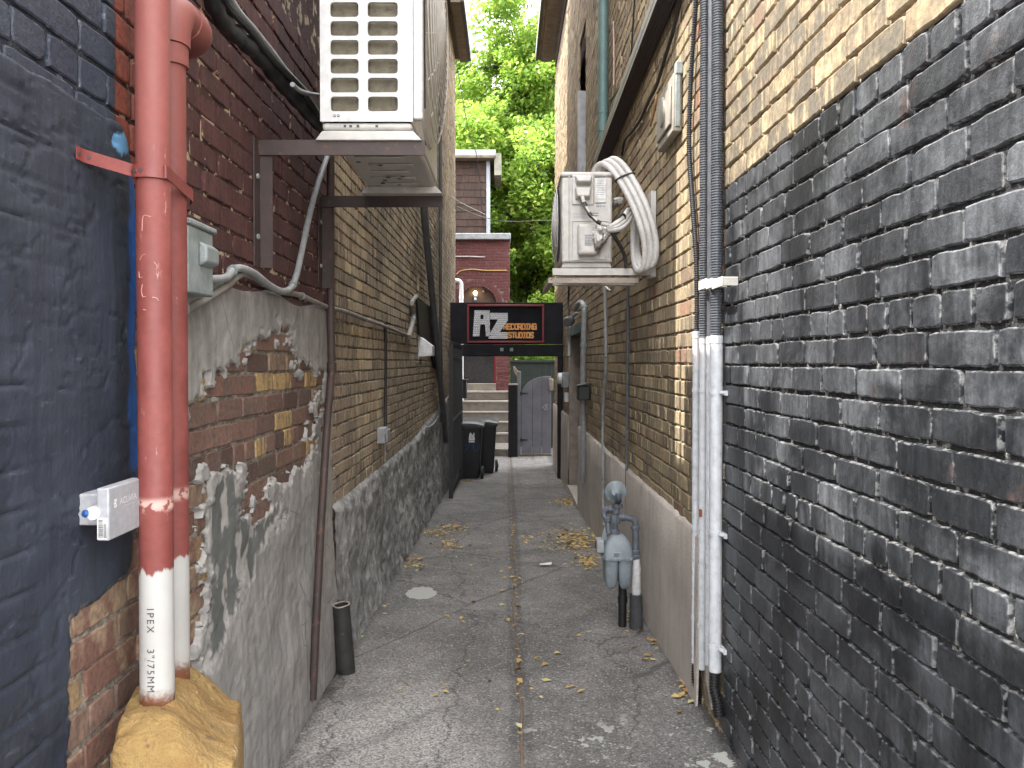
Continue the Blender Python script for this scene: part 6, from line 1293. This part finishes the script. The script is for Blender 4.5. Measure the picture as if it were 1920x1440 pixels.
def leaves(centres, radii, n, size, seed, name, mat, parent, droop=.5):
    rng = np.random.default_rng(seed); per = np.maximum((n * (radii ** 2) / (radii ** 2).sum()).astype(int), 3); P = []
    for c, r_, k in zip(centres, radii, per):
        d = rng.normal(size=(k, 3)); d /= np.linalg.norm(d, axis=1)[:, None]; rad = r_ * (rng.random(k) ** .38)[:, None]; P.append(np.array(c) + d * rad * np.array([1, 1, .62]))
    P = np.concatenate(P); m = len(P); nr = rng.normal(size=(m, 3)) * .65 + np.array([-.25, -.2, .9]); nr /= np.linalg.norm(nr, axis=1)[:, None]
    ax = rng.normal(size=(m, 3)) + np.array([0, 0, -droop]); ax -= nr * (ax * nr).sum(1)[:, None]; ax /= np.linalg.norm(ax, axis=1)[:, None]; bx = np.cross(nr, ax)
    s = size * rng.uniform(.6, 1.25, m)[:, None]
    vs = np.stack([P - ax * s * .55, P + bx * s * .30 - ax * s * .1, P + ax * s * .6 - nr * s * .12, P - bx * s * .30 - ax * s * .1], 1).reshape(-1, 3)
    base = np.array(parent.location); f = np.arange(m * 4).reshape(m, 4); col = np.repeat(rgba(np.clip(rng.normal(.5, .28, m), 0, 1), rng.random(m), np.zeros(m)), 4, axis=0)
    return link(name, npmesh(name, vs - base, f, mat, {'lf': col}), parent, None, 0)
TX, TY = 1.25, 24.5
t = thing('tree', 'tall bright green leafy tree behind the porch house at the alley end', 'tree', (TX, TY, -.6))
lims = []; rr = random.Random(31)
mb = MB(); trunk = [V((TX, TY, -.65)), V((TX - .05, TY, .8)), V((TX - .18, TY + .1, 2.6)), V((TX - .42, TY + .2, 4.4)), V((TX - .6, TY + .3, 6.4)), V((TX - .75, TY + .3, 9)), V((TX - .8, TY + .3, 12))]; q = spline(trunk, 5); mb.tube(q, [.21 * (1 - .85 * i / len(q)) + .02 for i in range(len(q))], 12); mb.build('trunk', M['bark'], t)
mb = MB(); cen, rad = [], []
for i in range(62):
    hgt = rr.uniform(1.2, 11.2); k = min(int((hgt + .65) / 12.6 * len(q)), len(q) - 1); a0 = q[k]; an = rr.uniform(0, 2 * math.pi); L = rr.uniform(1.6, 4.2) * (1.0 if hgt < 9 else .75)
    e = a0 + V((math.cos(an) * L, math.sin(an) * L * .75, rr.uniform(.3, 1.7))); m_ = a0.lerp(e, .5) + V((0, 0, rr.uniform(.1, .5)))
    P = spline([a0, m_, e], 6); mb.tube(P, [.075 * (1 - .8 * j / len(P)) + .006 for j in range(len(P))], 7)
    for j in range(9):
        f = rr.uniform(.25, 1.1); c_ = a0.lerp(e, f) + V((rr.gauss(0, .5), rr.gauss(0, .5), rr.gauss(.1, .4))); cen.append(tuple(c_)); rad.append(rr.uniform(.35, .85))
mb.build('limbs', M['bark'], t)
leaves(cen, np.array(rad), 185000, .14, 5, 'crown', M['leaf'], t)
t = thing('tree', 'second green tree farther back, filling the gaps behind the tall one', 'tree', (-1.2, 34, -.6)); cen, rad = [], []
mb = MB(); mb.tube(spline([V((-1.2, 34, -.65)), V((-1.1, 34, 3)), V((-.8, 34, 8)), V((-.7, 34, 15))], 5), [.24 - .014 * i for i in range(16)], 10); mb.build('trunk', M['bark'], t); mb = MB()
for i in range(30):
    h_ = rr.uniform(1.5, 11.5); an = rr.uniform(0, 6.28); L = rr.uniform(1.5, 5); a0 = V((-1, 34, h_)); e = a0 + V((math.cos(an) * L, math.sin(an) * L * .6, 1.2)); mb.tube([a0, a0.lerp(e, .5) + V((0, 0, .3)), e], [.07, .05, .01], 6)
    for j in range(8): cen.append(tuple(a0.lerp(e, rr.uniform(.1, 1.1)) + V((rr.gauss(0, .7), rr.gauss(0, .5), rr.gauss(0, .6))))); rad.append(rr.uniform(.5, 1.1))
mb.build('limbs', M['bark'], t); leaves(cen, np.array(rad), 60000, .20, 15, 'crown', M['leaf'], t)
t = thing('shrub', 'leafy green shrub showing above the dark green board fence', 'shrub', (1.4, 20.5, -.6)); cen = [(rr.uniform(.15, 3), 20.3 + rr.uniform(-.5, .8), rr.uniform(-.2, 1.95)) for _ in range(40)]
leaves(cen, np.array([rr.uniform(.25, .5) for _ in cen]), 9000, .10, 9, 'foliage', M['leaf'], t)
mb = MB(); mb.tube(spline([(1.4, 20.5, -.65), (1.35, 20.5, .4), (1.5, 20.5, 1.3)], 4), .03, 8); mb.build('stem', M['bark'], t)
# ------------------------------------------------------------------ fallen leaves and scraps
lm = G('fallen_leaf'); a_ = lm.attr('lf'); M['litter'] = lm.done(lm.ramp(a_[0], [(0, (.22, .12, .045)), (.4, (.38, .24, .07)), (.7, (.46, .33, .10)), (.9, (.50, .42, .22)), (1, (.34, .36, .10))]), .7)
spots = [(1075, 1012, 46, 20, 480), (1100, 1052, 22, 14, 130), (1062, 940, 20, 8, 170), (852, 990, 24, 7, 80), (818, 1000, 26, 8, 90), (843, 1022, 22, 8, 70), (772, 1058, 28, 12, 45), (870, 903, 20, 4, 50), (1058, 905, 10, 4, 20), (960, 1010, 4, 40, 24), (968, 1120, 4, 70, 16), (972, 1260, 4, 90, 10), (985, 1015, 12, 8, 18), (1000, 860, 40, 3, 70), (1190, 1160, 24, 30, 26), (665, 1190, 14, 8, 16), (1225, 1215, 30, 20, 16), (760, 1010, 26, 40, 40), (1280, 1290, 24, 30, 14), (940, 1060, 120, 90, 50), (960, 1250, 200, 100, 34), (700, 1130, 24, 40, 14)]
rng = np.random.default_rng(3); PX = np.concatenate([rng.normal(a, c * .55, n) for a, b, c, d, n in spots]); PY = np.concatenate([rng.normal(b, d * .55, n) for a, b, c, d, n in spots])
vs, col = [], []
for px, py in zip(PX, PY):
    p = wg(px, py)
    if abs(p.x) > .83 or p.y > 16.5: continue
    z0 = gz(p.y) + .03 * (fbm(np.array([p.x * 1.3]), np.array([p.y * 1.1]), 5)[0] - .5) + .0075 * (fbm(np.array([p.x * 9]), np.array([p.y * 9]), 9)[0] - .5); s = rng.uniform(.010, .027); a = rng.uniform(0, 6.28); c_, s_ = math.cos(a), math.sin(a); cv = rng.uniform(0, .35); tl = rng.normal(0, .2)
    for u, v_, h in ((-1, 0, .1), (-.2, .55, .3), (1, 0, .1 + cv), (-.1, -.55, .35 + tl)): vs.append((p.x + (u * c_ - v_ * s_) * s, p.y + (u * s_ + v_ * c_) * s, z0 + .004 + max(h, .05) * s))
    r_ = rng.random(); col += [[r_, r_, 0, 1]] * 4
n = len(vs) // 4; o = link('fallen_leaves', npmesh('fallen_leaves', np.array(vs), np.arange(n * 4).reshape(n, 4), M['litter'], {'lf': np.array(col)}), None, None, 0)
tag(o, 'yellow fallen leaves drifted over the alley pavement', 'leaf litter', kind='stuff')
p = wg(1023, 1061); mb = MB(); mb.add([p + V(v) for v in ((-.05, -.02, .012), (.045, .0, .012), (.05, .045, .018), (-.04, .03, .013))], [(0, 1, 2, 3)]); mb.add([p + V(v) for v in ((-.05, -.02, .0105), (.045, .0, .0105), (.05, .045, .0165), (-.04, .03, .0115))], [(3, 2, 1, 0)]); tag(mb.build('paper_scrap', M['paper'], None, p, smooth=0), 'scrap of white paper on the pavement right of the long joint', 'paper')
p = wg(1290, 1285); P = [(math.cos(a) * r_ * .055, math.sin(a) * r_ * .055) for a, r_ in zip(np.linspace(0, 2 * math.pi, 21)[:-1], [1, .5, .9, .45, 1.1, .5, .85, .4, .9, .5, 1, .45, .9, .5, 1.1, .45, .8, .4, .9, .5])]
mb = MB(); mb.add([p + V((x, y * 1.4, .012 + abs(x) * .25)) for x, y in P] + [p + V((0, 0, .008))], [(i, (i + 1) % 20, 20) for i in range(20)]); g_ = G('curled_brown_leaf'); tag(mb.build('dry_leaf', g_.done(g_.mix(g_.noise(30, 4), (.24, .14, .08), (.42, .28, .17)), .8), None, p, smooth=0), 'large curled brown leaf lying by the foot of the white conduit pipes', 'leaf')
